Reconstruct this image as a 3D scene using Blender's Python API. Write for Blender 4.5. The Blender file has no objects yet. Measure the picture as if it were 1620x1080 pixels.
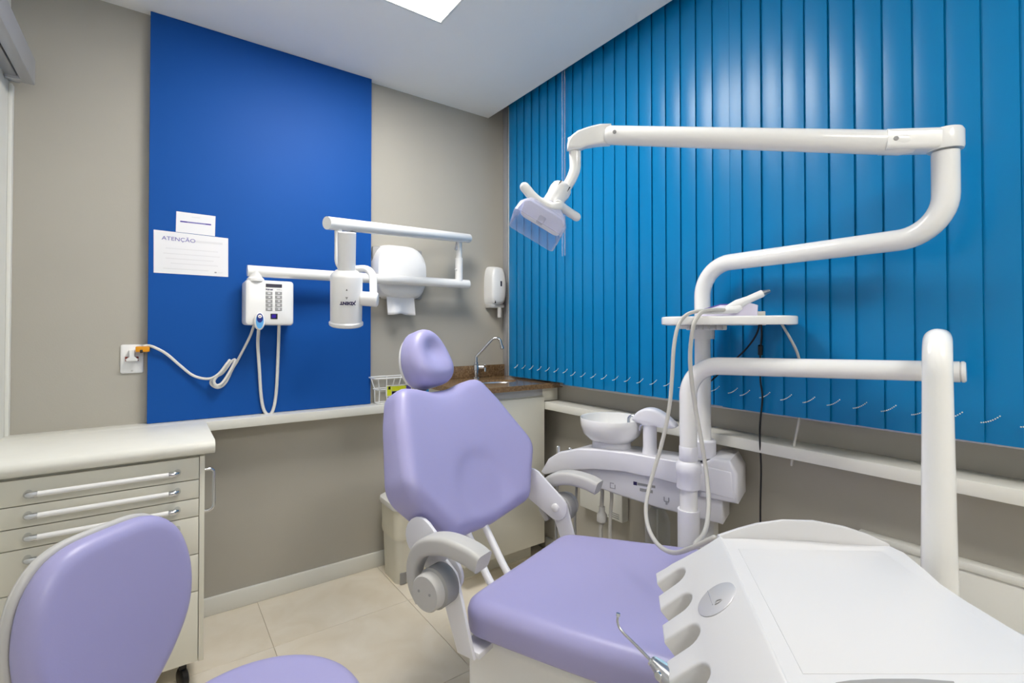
import bpy, bmesh, math, random
import numpy as np
from mathutils import Vector, Matrix, noise
random.seed(4)
scene = bpy.context.scene
COL = scene.collection

# ------------------------------------------------------------------ camera
FPX = 772.0                                   # focal length in pixels of the 1620 px wide frame
YAW = math.atan2(560, 772)
PIT = math.radians(.71)
PX, PY = 810.0, 522 - FPX * math.tan(PIT)
CAMH = 1.32
cam = bpy.data.cameras.new('camera')
cam.sensor_width = 36
cam.lens = FPX / 1620 * 36
cam.shift_y = (PY - 540) / 1620
cam.clip_start = .02
camo = bpy.data.objects.new('camera', cam)
camo.location = (0, 0, CAMH)
camo.rotation_euler = (math.pi / 2 + PIT, 0, -YAW)
COL.objects.link(camo)
scene.camera = camo

# ------------------------------------------------------------------ world, exposure
world = bpy.data.worlds.new('world')
scene.world = world
world.use_nodes = True
world.node_tree.nodes['Background'].inputs[0].default_value = (.75, .85, 1, 1)
world.node_tree.nodes['Background'].inputs[1].default_value = .3
scene.view_settings.view_transform = 'Standard'
scene.view_settings.look = 'None'
scene.view_settings.gamma = 1
scene.view_settings.use_curve_mapping = False
scene.view_settings.exposure = 0.0
PANEL_STRENGTH = 33.0

# ------------------------------------------------------------------ pixel -> place
fw = Vector((math.sin(YAW) * math.cos(PIT), math.cos(YAW) * math.cos(PIT), math.sin(PIT)))
rt = Vector((math.cos(YAW), -math.sin(YAW), 0))
upv = rt.cross(fw)
CAM = Vector((0, 0, CAMH))


def P(x, y, X=None, Y=None, Z=None, d=None):
    r = fw + rt * ((x - PX) / FPX) - upv * ((y - PY) / FPX)
    if X is not None: t = X / r.x
    elif Y is not None: t = Y / r.y
    elif Z is not None: t = (Z - CAMH) / r.z
    else: t = d
    return CAM + r * t


# ------------------------------------------------------------------ materials
def lin(c):
    return tuple(((v / 255) / 12.92 if v / 255 <= .04045 else ((v / 255 + .055) / 1.055) ** 2.4) for v in c) + (1,)


def mat(name, rgb, rough=.5, metal=0, coat=0, var=0, vscale=8, bump=0, bscale=200, trans=0, ior=1.45, alpha=1, spec=.5):
    m = bpy.data.materials.new(name)
    m.use_nodes = True
    nt = m.node_tree
    b = nt.nodes['Principled BSDF']
    c = lin(rgb)
    b.inputs['Base Color'].default_value = c
    b.inputs['Roughness'].default_value = rough
    b.inputs['Metallic'].default_value = metal
    b.inputs['Coat Weight'].default_value = coat
    b.inputs['Coat Roughness'].default_value = .15
    b.inputs['Transmission Weight'].default_value = trans
    b.inputs['IOR'].default_value = ior
    b.inputs['Alpha'].default_value = alpha
    b.inputs['Specular IOR Level'].default_value = spec
    tc = nt.nodes.new('ShaderNodeTexCoord')
    if var:
        n = nt.nodes.new('ShaderNodeTexNoise')
        n.inputs['Scale'].default_value = vscale
        n.inputs['Detail'].default_value = 6
        nt.links.new(tc.outputs['Object'], n.inputs['Vector'])
        r = nt.nodes.new('ShaderNodeValToRGB')
        r.color_ramp.elements[0].position = .3
        r.color_ramp.elements[1].position = .7
        r.color_ramp.elements[0].color = tuple(v * (1 - var) for v in c[:3]) + (1,)
        r.color_ramp.elements[1].color = tuple(min(1, v * (1 + var)) for v in c[:3]) + (1,)
        nt.links.new(n.outputs['Fac'], r.inputs['Fac'])
        nt.links.new(r.outputs['Color'], b.inputs['Base Color'])
    if bump:
        n = nt.nodes.new('ShaderNodeTexNoise')
        n.inputs['Scale'].default_value = bscale
        n.inputs['Detail'].default_value = 3
        nt.links.new(tc.outputs['Object'], n.inputs['Vector'])
        bp = nt.nodes.new('ShaderNodeBump')
        bp.inputs['Strength'].default_value = bump
        bp.inputs['Distance'].default_value = .002
        nt.links.new(n.outputs['Fac'], bp.inputs['Height'])
        nt.links.new(bp.outputs['Normal'], b.inputs['Normal'])
    return m


def emit(name, rgb, s):
    m = bpy.data.materials.new(name)
    m.use_nodes = True
    nt = m.node_tree
    nt.nodes.remove(nt.nodes['Principled BSDF'])
    e = nt.nodes.new('ShaderNodeEmission')
    e.inputs[0].default_value = lin(rgb)
    e.inputs[1].default_value = s
    nt.links.new(e.outputs[0], nt.nodes['Material Output'].inputs[0])
    return m


M = dict(
    wall=mat('wall_paint', (178, 174, 164), .75, var=.02, vscale=3, bump=.12, bscale=180),
    ceil=mat('ceiling_paint', (248, 247, 244), .8, var=.01, vscale=2, bump=.05, bscale=150),
    blue=mat('blue_panel_paint', (16, 80, 160), .55, var=.02, vscale=3, bump=.05, bscale=200, spec=.2),
    white=mat('white_paint', (228, 228, 222), .45, var=.01, vscale=4),
    laminate=mat('white_laminate', (219, 217, 205), .4, var=.01, vscale=5),
    stone=mat('white_stone', (228, 227, 219), .3, var=.02, vscale=12),
    plastic=mat('white_plastic', (234, 234, 234), .3, coat=.2, var=.005, vscale=5),
    gloss=mat('gloss_white_enamel', (238, 238, 237), .22, coat=.5, var=.005, vscale=5),
    shell=mat('cool_white_shell', (224, 224, 231), .35, coat=.2, var=.008, vscale=5),
    tray=mat('moulded_tray_plastic', (210, 210, 212), .38, var=.004, vscale=5),
    greypl=mat('light_grey_plastic', (190, 189, 187), .5, var=.01, vscale=6, bump=.05, bscale=400),
    shade=mat('mid_grey_plastic', (150, 150, 150), .5, var=.01, vscale=6),
    vinyl=mat('lavender_vinyl', (163, 160, 205), .36, var=.012, vscale=4, bump=.05, bscale=350),
    slat=mat('blue_blind_slat', (0, 122, 182), .32, var=.02, vscale=4, spec=.4),
    chrome=mat('chrome', (214, 216, 220), .12, metal=1, var=.01, vscale=10),
    steel=mat('brushed_steel', (190, 190, 192), .28, metal=1, var=.02, vscale=30),
    alu=mat('aluminium', (196, 198, 204), .35, metal=.6, var=.01, vscale=10),
    dark=mat('dark_rubber', (36, 35, 36), .6, var=.02, vscale=10),
    black=mat('black_plastic', (20, 20, 24), .45, var=.02, vscale=10),
    hose=mat('grey_hose', (196, 194, 189), .5, var=.01, vscale=10),
    cord=mat('white_cord', (225, 223, 217), .5, var=.01, vscale=20),
    paper=mat('paper', (232, 232, 236), .7, var=.005, vscale=10),
    ink=mat('purple_ink', (112, 108, 176), .7, var=.01, vscale=10),
    inkd=mat('dark_purple_ink', (66, 52, 150), .7, var=.01, vscale=10),
    inkf=mat('faint_grey_ink', (221, 221, 225), .7, var=.01, vscale=10),
    inkg=mat('grey_ink', (160, 160, 168), .7, var=.01, vscale=10),
    navy=mat('navy_print', (38, 30, 84), .5, var=.01, vscale=10),
    lcd=mat('dark_display', (62, 60, 74), .25, var=.01, vscale=10),
    lcdblue=mat('violet_display', (50, 28, 150), .25, var=.03, vscale=60),
    button=mat('grey_membrane_button', (150, 150, 150), .5, var=.01, vscale=10),
    sky=mat('light_blue_sticker', (92, 166, 226), .4, var=.01, vscale=10),
    navyb=mat('navy_button_plastic', (24, 46, 130), .35, var=.01, vscale=10),
    orange=mat('orange_adapter', (226, 150, 14), .45, var=.03, vscale=30),
    red=mat('dark_red_socket', (140, 50, 44), .5, var=.02, vscale=20),
    lime=mat('lime_sticker', (206, 212, 36), .5, var=.03, vscale=40),
    violet=mat('violet_sticker', (104, 88, 168), .5, var=.01, vscale=40),
    clear=mat('clear_plastic', (246, 247, 253), .05, trans=.96, ior=1.35),
    glass=mat('bottle_glass', (225, 228, 224), .04, trans=.97, ior=1.2),
    window=mat('window_glass', (60, 80, 96), .05, spec=.6, var=.02, vscale=2),
    grout=mat('grout', (204, 193, 173), .8, var=.05, vscale=30),
    badge=mat('silver_badge', (196, 196, 200), .35, metal=.2, var=.01, vscale=20),
    bluepl=mat('pale_blue_tube', (150, 186, 210), .35, var=.02, vscale=20),
    beige=mat('beige_plastic', (216, 213, 200), .45, var=.01, vscale=8),
    bag=mat('white_bin_liner', (222, 218, 202), .45, var=.02, vscale=15, bump=.5, bscale=40),
    mirror=mat('reflector_white', (240, 241, 248), .3, var=.02, vscale=30),
)
def thin_clear(name, rgb, gloss):
    """thin clear plastic: mostly straight-through, with a fresnel sheen"""
    m = bpy.data.materials.new(name)
    m.use_nodes = True
    nt = m.node_tree
    nt.nodes.remove(nt.nodes['Principled BSDF'])
    tr_ = nt.nodes.new('ShaderNodeBsdfTransparent'); tr_.inputs[0].default_value = lin(rgb)
    gl = nt.nodes.new('ShaderNodeBsdfPrincipled')
    gl.inputs['Base Color'].default_value = lin((238, 239, 250))
    gl.inputs['Roughness'].default_value = .1
    lw = nt.nodes.new('ShaderNodeLayerWeight'); lw.inputs['Blend'].default_value = .3
    mr = nt.nodes.new('ShaderNodeMapRange')
    mr.inputs['To Min'].default_value = gloss[0]
    mr.inputs['To Max'].default_value = gloss[1]
    nt.links.new(lw.outputs['Facing'], mr.inputs['Value'])
    mx = nt.nodes.new('ShaderNodeMixShader')
    nt.links.new(mr.outputs[0], mx.inputs[0])
    nt.links.new(tr_.outputs[0], mx.inputs[1])
    nt.links.new(gl.outputs[0], mx.inputs[2])
    nt.links.new(mx.outputs[0], nt.nodes['Material Output'].inputs[0])
    return m


M['clear'] = thin_clear('clear_plastic', (240, 241, 250), (.10, .75))
M['glass'] = thin_clear('bottle_glass', (240, 242, 240), (.03, .45))
M['panel'] = emit('led_panel', (255, 251, 244), PANEL_STRENGTH)


def tile_material():
    m = mat('beige_porcelain', (205, 192, 168), .38)
    nt = m.node_tree
    b = nt.nodes['Principled BSDF']
    tc = nt.nodes.new('ShaderNodeTexCoord')
    oi = nt.nodes.new('ShaderNodeObjectInfo')
    ad = nt.nodes.new('ShaderNodeVectorMath')
    ad.operation = 'ADD'
    mu = nt.nodes.new('ShaderNodeMath')
    mu.operation = 'MULTIPLY'
    mu.inputs[1].default_value = 40
    nt.links.new(oi.outputs['Random'], mu.inputs[0])
    nt.links.new(tc.outputs['Object'], ad.inputs[0])
    nt.links.new(mu.outputs[0], ad.inputs[1])
    n = nt.nodes.new('ShaderNodeTexNoise')
    n.inputs['Scale'].default_value = 5
    n.inputs['Detail'].default_value = 8
    n.inputs['Distortion'].default_value = .6
    nt.links.new(ad.outputs[0], n.inputs['Vector'])
    r = nt.nodes.new('ShaderNodeValToRGB')
    r.color_ramp.elements[0].position = .32
    r.color_ramp.elements[1].position = .7
    r.color_ramp.elements[0].color = lin((226, 215, 195))
    r.color_ramp.elements[1].color = lin((238, 230, 215))
    nt.links.new(n.outputs['Fac'], r.inputs['Fac'])
    nt.links.new(r.outputs['Color'], b.inputs['Base Color'])
    return m


def granite_material():
    m = mat('brown_granite', (120, 96, 70), .18, coat=.3)
    nt = m.node_tree
    b = nt.nodes['Principled BSDF']
    tc = nt.nodes.new('ShaderNodeTexCoord')
    n = nt.nodes.new('ShaderNodeTexNoise')
    n.inputs['Scale'].default_value = 90
    n.inputs['Detail'].default_value = 8
    n.inputs['Roughness'].default_value = .75
    nt.links.new(tc.outputs['Object'], n.inputs['Vector'])
    r = nt.nodes.new('ShaderNodeValToRGB')
    e = r.color_ramp.elements
    e[0].position, e[0].color = .3, lin((66, 52, 40))
    e[1].position, e[1].color = .72, lin((182, 158, 122))
    x = e.new(.48); x.color = lin((124, 98, 70))
    x = e.new(.58); x.color = lin((142, 116, 86))
    nt.links.new(n.outputs['Fac'], r.inputs['Fac'])
    nt.links.new(r.outputs['Color'], b.inputs['Base Color'])
    return m


M['tile'] = tile_material()
M['granite'] = granite_material()


# ------------------------------------------------------------------ object helpers
def thing(name, label, cat, loc, group=None):
    o = bpy.data.objects.new(name, None)
    o.empty_display_size = .05
    o.location = loc
    COL.objects.link(o)
    return tag(o, label, cat, group)


def tag(o, label, cat, group=None):
    o['label'] = label
    o['category'] = cat
    if group: o['group'] = group
    return o


def wloc(p):
    v = Vector((0, 0, 0))
    while p is not None:
        v += p.location
        p = p.parent
    return v


def mesh_obj(name, me, m, parent=None, smooth=None):
    """me is in world coordinates; the object is stored relative to its parent."""
    o = bpy.data.objects.new(name, me)
    COL.objects.link(o)
    if parent is not None:
        me.transform(Matrix.Translation(-wloc(parent)))
        o.parent = parent
    if m is not None:
        me.materials.append(m)
    if smooth is not None:
        me.polygons.foreach_set('use_smooth', [True] * len(me.polygons))
        if smooth < 179:
            me.set_sharp_from_angle(angle=math.radians(smooth))
    me.update()
    return o


def bm_obj(name, bm, m, parent=None, smooth=None):
    me = bpy.data.meshes.new(name)
    bmesh.ops.recalc_face_normals(bm, faces=bm.faces)
    bm.to_mesh(me)
    bm.free()
    return mesh_obj(name, me, m, parent, smooth)


def py_obj(name, v, f, m, parent=None, smooth=None):
    me = bpy.data.meshes.new(name)
    me.from_pydata([tuple(p) for p in v], [], f)
    bm = bmesh.new()
    bm.from_mesh(me)
    bmesh.ops.recalc_face_normals(bm, faces=bm.faces)
    bm.to_mesh(me)
    bm.free()
    return mesh_obj(name, me, m, parent, smooth)


def struct(o):
    o['kind'] = 'structure'
    return o


def frame(o, u, v, n=None):
    u = Vector(u).normalized()
    v = Vector(v)
    v = (v - u * v.dot(u)).normalized()
    n = u.cross(v) if n is None else Vector(n)
    m = Matrix.Identity(4)
    for i in range(3):
        m[i][0], m[i][1], m[i][2], m[i][3] = u[i], v[i], n[i], o[i]
    return m


def box(name, lo, hi, m, parent=None, bev=.0, seg=2, mx=None, smooth=30):
    """axis-aligned box lo..hi (in frame mx when given), bevelled."""
    bm = bmesh.new()
    bmesh.ops.create_cube(bm, size=1)
    for v in bm.verts:
        v.co = Vector([(lo[i] + hi[i]) / 2 + v.co[i] * (hi[i] - lo[i]) for i in range(3)])
    if bev:
        bmesh.ops.bevel(bm, geom=bm.edges[:], offset=bev, segments=seg, affect='EDGES', profile=.5)
    if mx is not None:
        bmesh.ops.transform(bm, matrix=mx, verts=bm.verts)
    return bm_obj(name, bm, m, parent, smooth if bev else None)


def prism(name, pts, h0, h1, m, parent=None, mx=None, bev=0, seg=2, smooth=35):
    """polygon pts (u,v) extruded from h0 to h1 along the frame's third axis."""
    bm = bmesh.new()
    vs = [bm.verts.new((p[0], p[1], h0)) for p in pts]
    f = bm.faces.new(vs)
    r = bmesh.ops.extrude_face_region(bm, geom=[f])
    top = [e for e in r['geom'] if isinstance(e, bmesh.types.BMVert)]
    for v in top: v.co.z = h1
    if bev:
        ed = [e for e in bm.edges if abs(e.verts[0].co.z - e.verts[1].co.z) < 1e-7]
        bmesh.ops.bevel(bm, geom=ed, offset=bev, segments=seg, affect='EDGES', profile=.5)
    bmesh.ops.triangulate(bm, faces=[f for f in bm.faces if len(f.verts) > 4])
    if mx is not None:
        bmesh.ops.transform(bm, matrix=mx, verts=bm.verts)
    return bm_obj(name, bm, m, parent, smooth)


def fillet(pts, r, n=8):
    """polyline with every inner corner rounded to radius r (number or list)."""
    pts = [Vector(p) for p in pts]
    out = [pts[0]]
    for i in range(1, len(pts) - 1):
        a, b, c = pts[i - 1], pts[i], pts[i + 1]
        rr = r[i - 1] if isinstance(r, (list, tuple)) else r
        d1, d2 = (a - b), (c - b)
        l1, l2 = d1.length, d2.length
        d1.normalize(); d2.normalize()
        ang = d1.angle(d2)
        if ang > 3.1 or rr <= 0:
            out.append(b); continue
        t = min(rr / math.tan(ang / 2), .49 * l1, .49 * l2)
        rr = t * math.tan(ang / 2)
        p1 = b + d1 * t
        cen = b + (d1 + d2).normalized() * (rr / math.sin(ang / 2))
        p2 = b + d2 * t
        v1, v2 = p1 - cen, p2 - cen
        tot = v1.angle(v2)
        ax = v1.cross(v2).normalized()
        for k in range(n + 1):
            out.append(cen + Matrix.Rotation(tot * k / n, 3, ax) @ v1)
    out.append(pts[-1])
    return out


def spline(pts, n=8):
    """Catmull-Rom through the points."""
    pts = [Vector(p) for p in pts]
    q = [pts[0] * 2 - pts[1]] + pts + [pts[-1] * 2 - pts[-2]]
    out = []
    for i in range(1, len(q) - 2):
        p0, p1, p2, p3 = q[i - 1:i + 3]
        for k in range(n):
            t = k / n
            out.append(.5 * ((2 * p1) + (p2 - p0) * t + (2 * p0 - 5 * p1 + 4 * p2 - p3) * t * t + (3 * p1 - p0 - 3 * p2 + p3) * t ** 3))
    out.append(pts[-1])
    return out


def sweep(name, path, rad, m, parent=None, seg=20, cap='flat', sect=None, upref=None, smooth=40, closed=False):
    """tube along path; rad number or list per point; cap flat / round; sect = list of (a,b) unit section points."""
    path = [Vector(p) for p in path]
    n = len(path)
    rads = list(rad) if isinstance(rad, (list, tuple)) else [rad] * n
    if len(rads) != n:
        rads = [rads[0] + (rads[-1] - rads[0]) * i / (n - 1) for i in range(n)]
    tan = []
    for i in range(n):
        if closed:
            t = path[(i + 1) % n] - path[i - 1]
        else:
            t = path[min(i + 1, n - 1)] - path[max(i - 1, 0)]
        tan.append(t.normalized())
    if cap == 'round' and not closed:
        def dome(p, t, r, sgn):
            ps, rs, ts = [], [], []
            for k in range(5, 0, -1):
                a = math.pi / 2 * k / 5.2
                ps.append(p + t * sgn * r * math.sin(a)); rs.append(r * math.cos(a)); ts.append(t)
            return ps, rs, ts
        a, b, c = dome(path[0], tan[0], rads[0], -1)
        path = a + path; rads = b + rads; tan = c + tan
        a, b, c = dome(path[-1], tan[-1], rads[-1], 1)
        path = path + a[::-1]; rads = rads + b[::-1]; tan = tan + c[::-1]
        n = len(path)
    if sect is None:
        sect = [(math.cos(2 * math.pi * k / seg), math.sin(2 * math.pi * k / seg)) for k in range(seg)]
    ns = len(sect)
    if upref is None:
        upref = Vector((0, 0, 1)) if abs(tan[0].z) < .9 else Vector((1, 0, 0))
        fixed = False
    else:
        upref = Vector(upref); fixed = True
    v, f = [], []
    a = (upref - tan[0] * upref.dot(tan[0])).normalized()
    for i in range(n):
        if fixed: a = upref
        a = (a - tan[i] * a.dot(tan[i])).normalized()
        b = tan[i].cross(a)
        for (s, t) in sect:
            v.append(path[i] + (a * s + b * t) * rads[i])
    for i in range(n if closed else n - 1):
        j = (i + 1) % n
        for k in range(ns):
            f.append((i * ns + k, i * ns + (k + 1) % ns, j * ns + (k + 1) % ns, j * ns + k))
    if not closed:
        f.append(tuple(range(ns))[::-1])
        f.append(tuple(range((n - 1) * ns, n * ns)))
    return py_obj(name, v, f, m, parent, smooth)


def rsect(a, b, r, n=4):
    """rounded rectangle section with half sizes a,b and corner r."""
    out = []
    for cx, cy, s in ((a - r, b - r, 0), (-(a - r), b - r, 1), (-(a - r), -(b - r), 2), (a - r, -(b - r), 3)):
        for k in range(n + 1):
            t = math.pi / 2 * (s + k / n)
            out.append((cx + r * math.cos(t), cy + r * math.sin(t)))
    return out


def lathe(name, prof, o, ax, m, parent=None, seg=32, smooth=40):
    """profile of (r, h) revolved about axis ax through o; closes at r=0."""
    ax = Vector(ax).normalized()
    o = Vector(o)
    a = ax.orthogonal().normalized()
    b = ax.cross(a)
    v, f, rings = [], [], []
    for r, h in prof:
        if r <= 1e-6:
            rings.append([len(v)]); v.append(o + ax * h)
        else:
            rings.append(list(range(len(v), len(v) + seg)))
            for k in range(seg):
                t = 2 * math.pi * k / seg
                v.append(o + ax * h + (a * math.cos(t) + b * math.sin(t)) * r)
    for r0, r1 in zip(rings, rings[1:]):
        for k in range(seg):
            k2 = (k + 1) % seg
            if len(r0) == 1 and len(r1) == 1: continue
            if len(r0) == 1: f.append((r0[0], r1[k], r1[k2]))
            elif len(r1) == 1: f.append((r0[k], r1[0], r0[k2]))
            else: f.append((r0[k], r1[k], r1[k2], r0[k2]))
    if len(rings[0]) > 1: f.append(tuple(rings[0])[::-1])
    if len(rings[-1]) > 1: f.append(tuple(rings[-1]))
    return py_obj(name, v, f, m, parent, smooth)


def cyl(name, p0, p1, r, m, parent=None, seg=24, bev=.15):
    p0, p1 = Vector(p0), Vector(p1)
    h = (p1 - p0).length
    b = min(r * bev, h * .3)
    return lathe(name, [(0, 0), (r - b, 0), (r, b), (r, h - b), (r - b, h), (0, h)], p0, p1 - p0, m, parent, seg)


def smooth_outline(pts, it=3):
    """Chaikin corner cutting of a closed 2-D polygon."""
    for _ in range(it):
        q = []
        for i in range(len(pts)):
            a, b = pts[i], pts[(i + 1) % len(pts)]
            q.append((a[0] * .75 + b[0] * .25, a[1] * .75 + b[1] * .25))
            q.append((a[0] * .25 + b[0] * .75, a[1] * .25 + b[1] * .75))
        pts = q
    return pts


def resample(pts, n):
    pts = [Vector((p[0], p[1])) for p in pts]
    L = [0]
    for i in range(len(pts)):
        L.append(L[-1] + (pts[(i + 1) % len(pts)] - pts[i]).length)
    out = []
    j = 0
    for k in range(n):
        s = L[-1] * k / n
        while L[j + 1] < s: j += 1
        a, b = pts[j], pts[(j + 1) % len(pts)]
        out.append(a.lerp(b, (s - L[j]) / max(1e-9, L[j + 1] - L[j])))
    return out


def cushion(name, outline, T, r, m, parent, mx, top=None, n=96, back=.012, crown=.0, inner=14, smooth=180):
    """upholstered pad: outline (u,v), thickness T along n, edge radius r; top(u,v) adds to the front face."""
    out = resample(outline, n)
    cen = sum(out, Vector((0, 0))) / n
    nor = []
    for i in range(n):
        t = out[(i + 1) % n] - out[i - 1]
        q = Vector((t.y, -t.x)).normalized()
        if q.dot(out[i] - cen) < 0: q = -q
        nor.append(q)
    v, rings = [], []

    def ring(inset, h, dosc=None):
        base = len(v)
        for i in range(n):
            p = out[i] - nor[i] * inset
            if dosc is not None: p = cen.lerp(p, dosc)
            hh = h + (top(p.x, p.y) if (top and h > T * .4) else 0)
            v.append(Vector((p.x, p.y, hh)))
        rings.append(list(range(base, base + n)))
    ring(back, 0, .5)
    ring(back, 0)
    for k in range(1, 4):
        a = math.pi / 2 * k / 3
        ring(back * (1 - math.sin(a)), back * (1 - math.cos(a)))
    for k in range(0, 7):
        a = math.pi / 2 * k / 6
        ring(r * (1 - math.cos(a)), T - r + r * math.sin(a))
    for k in range(1, inner):
        s = 1 - k / inner
        ring(r, T + crown * (1 - s * s), s)
    f = []
    for r0, r1 in zip(rings, rings[1:]):
        for k in range(n):
            f.append((r0[k], r0[(k + 1) % n], r1[(k + 1) % n], r1[k]))
    f.append(tuple(rings[0])[::-1])
    c = len(v)
    v.append(Vector((cen.x, cen.y, T + crown + (top(cen.x, cen.y) if top else 0))))
    for k in range(n): f.append((rings[-1][k], rings[-1][(k + 1) % n], c))
    v = [mx @ p for p in v]
    return py_obj(name, v, f, m, parent, smooth)


def text(name, s, size, m, parent, mx, sx=1.0, bold=0, depth=.0004):
    c = bpy.data.curves.new(name, 'FONT')
    c.body = s
    c.size = size
    c.align_x = 'CENTER'
    c.align_y = 'CENTER'
    c.extrude = depth
    c.offset = bold
    o = bpy.data.objects.new(name + '_tmp', c)
    COL.objects.link(o)
    dg = bpy.context.evaluated_depsgraph_get()
    me = bpy.data.meshes.new_from_object(o.evaluated_get(dg))
    bpy.data.objects.remove(o)
    bpy.data.curves.remove(c)
    me.transform(mx @ Matrix.Diagonal((sx, 1, 1, 1)))
    me.name = name
    me.materials.clear()
    return mesh_obj(name, me, m, parent)


# ================================================================== ROOM
YA, XB, XL, ZC, YR = 2.67, 1.90, -.472, 2.71, -1.30
LEDGE = .915

floor = struct(box('floor', (XL - .1, YR - .1, -.06), (XB + .1, YA + .1, -.004), M['grout']))
tmesh = None
T = .6
tp = P(433, 1023, Z=0)
nx0 = math.floor((XL - tp.x) / T); nx1 = math.ceil((XB - tp.x) / T)
ny0 = math.floor((YR - tp.y) / T); ny1 = math.ceil((YA - tp.y) / T)
for i in range(nx0, nx1):
    for j in range(ny0, ny1):
        x0, x1 = max(XL, tp.x + i * T), min(XB, tp.x + (i + 1) * T)
        y0, y1 = max(YR, tp.y + j * T), min(YA, tp.y + (j + 1) * T)
        g = .001
        box('floor_tile', (x0 + g, y0 + g, -.004), (x1 - g, y1 - g, 0), M['tile'], floor, bev=.0008, seg=1)

wall_back = struct(box('wall_back', (XL - .1, YA, 0), (XB + .1, YA + .1, 2.95), M['wall']))
wall_window = struct(box('wall_window', (XB, YR, 0), (XB + .1, YA, 2.95), M['wall']))
wall_left = struct(box('wall_left', (XL - .1, YR, 0), (XL, YA, 2.95), M['white']))
wall_rear = struct(box('wall_rear', (XL - .1, YR - .1, 0), (XB + .1, YR, 2.95), M['wall']))
ceiling = struct(box('ceiling', (XL, YR, ZC), (1.745, YA, ZC + .13), M['ceil']))
ceiling2 = struct(box('ceiling', (XL - .1, YR - .1, ZC + .13), (XB + .1, YA + .1, ZC + .2), M['ceil']))
# skirting
struct(box('baseboard_back', (.0, YA - .016, 0), (1.24, YA, .083), M['white'], bev=.003))
struct(box('baseboard_window', (XB - .016, YR, 0), (XB, 2.26, .083), M['white'], bev=.003))
# stone ledge on both walls
struct(box('trim_1', (XL, YA - .13, LEDGE - .042), (1.245, YA, LEDGE), M['stone'], bev=.003))
struct(box('trim_2', (XB - .125, YR, LEDGE - .042), (XB, 2.14, LEDGE), M['stone'], bev=.003))
# thin white cover strip where the left wall panel meets the corner
struct(box('trim_3', (XL, YA - .03, 0), (XL + .012, YA, 2.27), M['white'], bev=.002))

# window behind the blinds
wn = thing('window_1', 'aluminium framed window behind the blue blinds', 'window', (XB - .012, .9, .99))
wn['kind'] = 'structure'
fr = M['alu']
box('window_frame', (XB - .04, YA - .045, .99), (XB, YA - .002, 2.80), fr, wn, bev=.004)
box('window_frame', (XB - .03, YA - .062, .99), (XB, YA - .048, 2.80), M['white'], wn, bev=.003)
box('window_frame', (XB - .03, YR + .02, 1.0), (XB, YA - .065, 1.03), fr, wn, bev=.003)
box('window_frame', (XB - .03, YR + .02, 2.74), (XB, YA - .065, 2.80), fr, wn, bev=.003)
for k in range(5):
    y0 = YR + .02 + k * .93 * .83
    box('window_frame', (XB - .028, y0, 1.03), (XB, y0 + .04, 2.74), fr, wn, bev=.003)
    box('window_pane', (XB - .014, y0 + .042, 1.032), (XB - .008, min(y0 + .765, YA - .067), 2.738), M['window'], wn)

# blue feature panel
bp = box('blue_wall_panel', (-.036, YA - .04, LEDGE + .001), (.948, YA, ZC - .001), M['blue'], bev=.001, seg=1)
tag(bp, 'tall flat blue painted panel fixed to the grey wall above the ledge', 'wall panel')
PYF = YA - .04                                  # front face of the blue panel

# low white panel on the window wall
lp = thing('low_wall_panel', 'low white panel with a projecting top edge under the window ledge', 'panel', (XB - .03, -.3, 0))
box('panel_board', (XB - .035, YR + .02, .085), (XB - .017, .635, .638), M['white'], lp, bev=.003)
box('panel_board', (XB - .017, YR + .02, .085), (XB - .001, .635, .638), M['white'], lp)
box('top_rail', (XB - .04, YR + .02, .638), (XB, .64, .66), M['white'], lp, bev=.003)

# ceiling lights
def led_panel(x0, y0, label):
    t = thing('ceiling_light', label, 'ceiling light', (x0 + .3, y0 + .3, ZC), 'square LED ceiling panels')
    s = .6
    for a, b in (((x0, y0), (x0 + s, y0 + .012)), ((x0, y0 + s - .012), (x0 + s, y0 + s)), ((x0, y0 + .012), (x0 + .012, y0 + s - .012)), ((x0 + s - .012, y0 + .012), (x0 + s, y0 + s - .012))):
        box('frame', (a[0], a[1], ZC - .009), (b[0], b[1], ZC), M['white'], t, bev=.001, seg=1)
    box('diffuser', (x0 + .012, y0 + .012, ZC - .006), (x0 + s - .012, y0 + s - .012, ZC - .001), M['panel'], t)
led_panel(.428, 1.36, 'square white LED panel lit on the ceiling above the dental chair')
led_panel(.428, -1.2, 'square white LED panel added out of view on the ceiling behind the camera')  # assumed panel out of view, added and set back to even out the light

# sliding door track on the left wall
tr = thing('sliding_door_track', 'silver sliding door track high on the left wall', 'door track', (XL + .03, 1.6, 2.28))
box('track_body', (XL, YR + .02, 2.275), (XL + .035, YA - .028, 2.345), M['alu'], tr, bev=.003)
box('track_cover', (XL + .045, YR + .02, 2.262), (XL + .082, YA - .075, 2.36), M['alu'], tr, bev=.004)
box('track_top', (XL + .001, YR + .02, 2.346), (XL + .046, YA - .075, 2.36), M['alu'], tr, bev=.002)
box('track_end', (XL + .001, YA - .10, 2.264), (XL + .05, YA - .076, 2.345), M['alu'], tr, bev=.002)
box('track_slot', (XL + .035, YR + .02, 2.30), (XL + .045, YA - .10, 2.345), M['black'], tr)

# ================================================================== VERTICAL BLINDS
BX = 1.80
PITCH = .0742
SLW = .087


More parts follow.
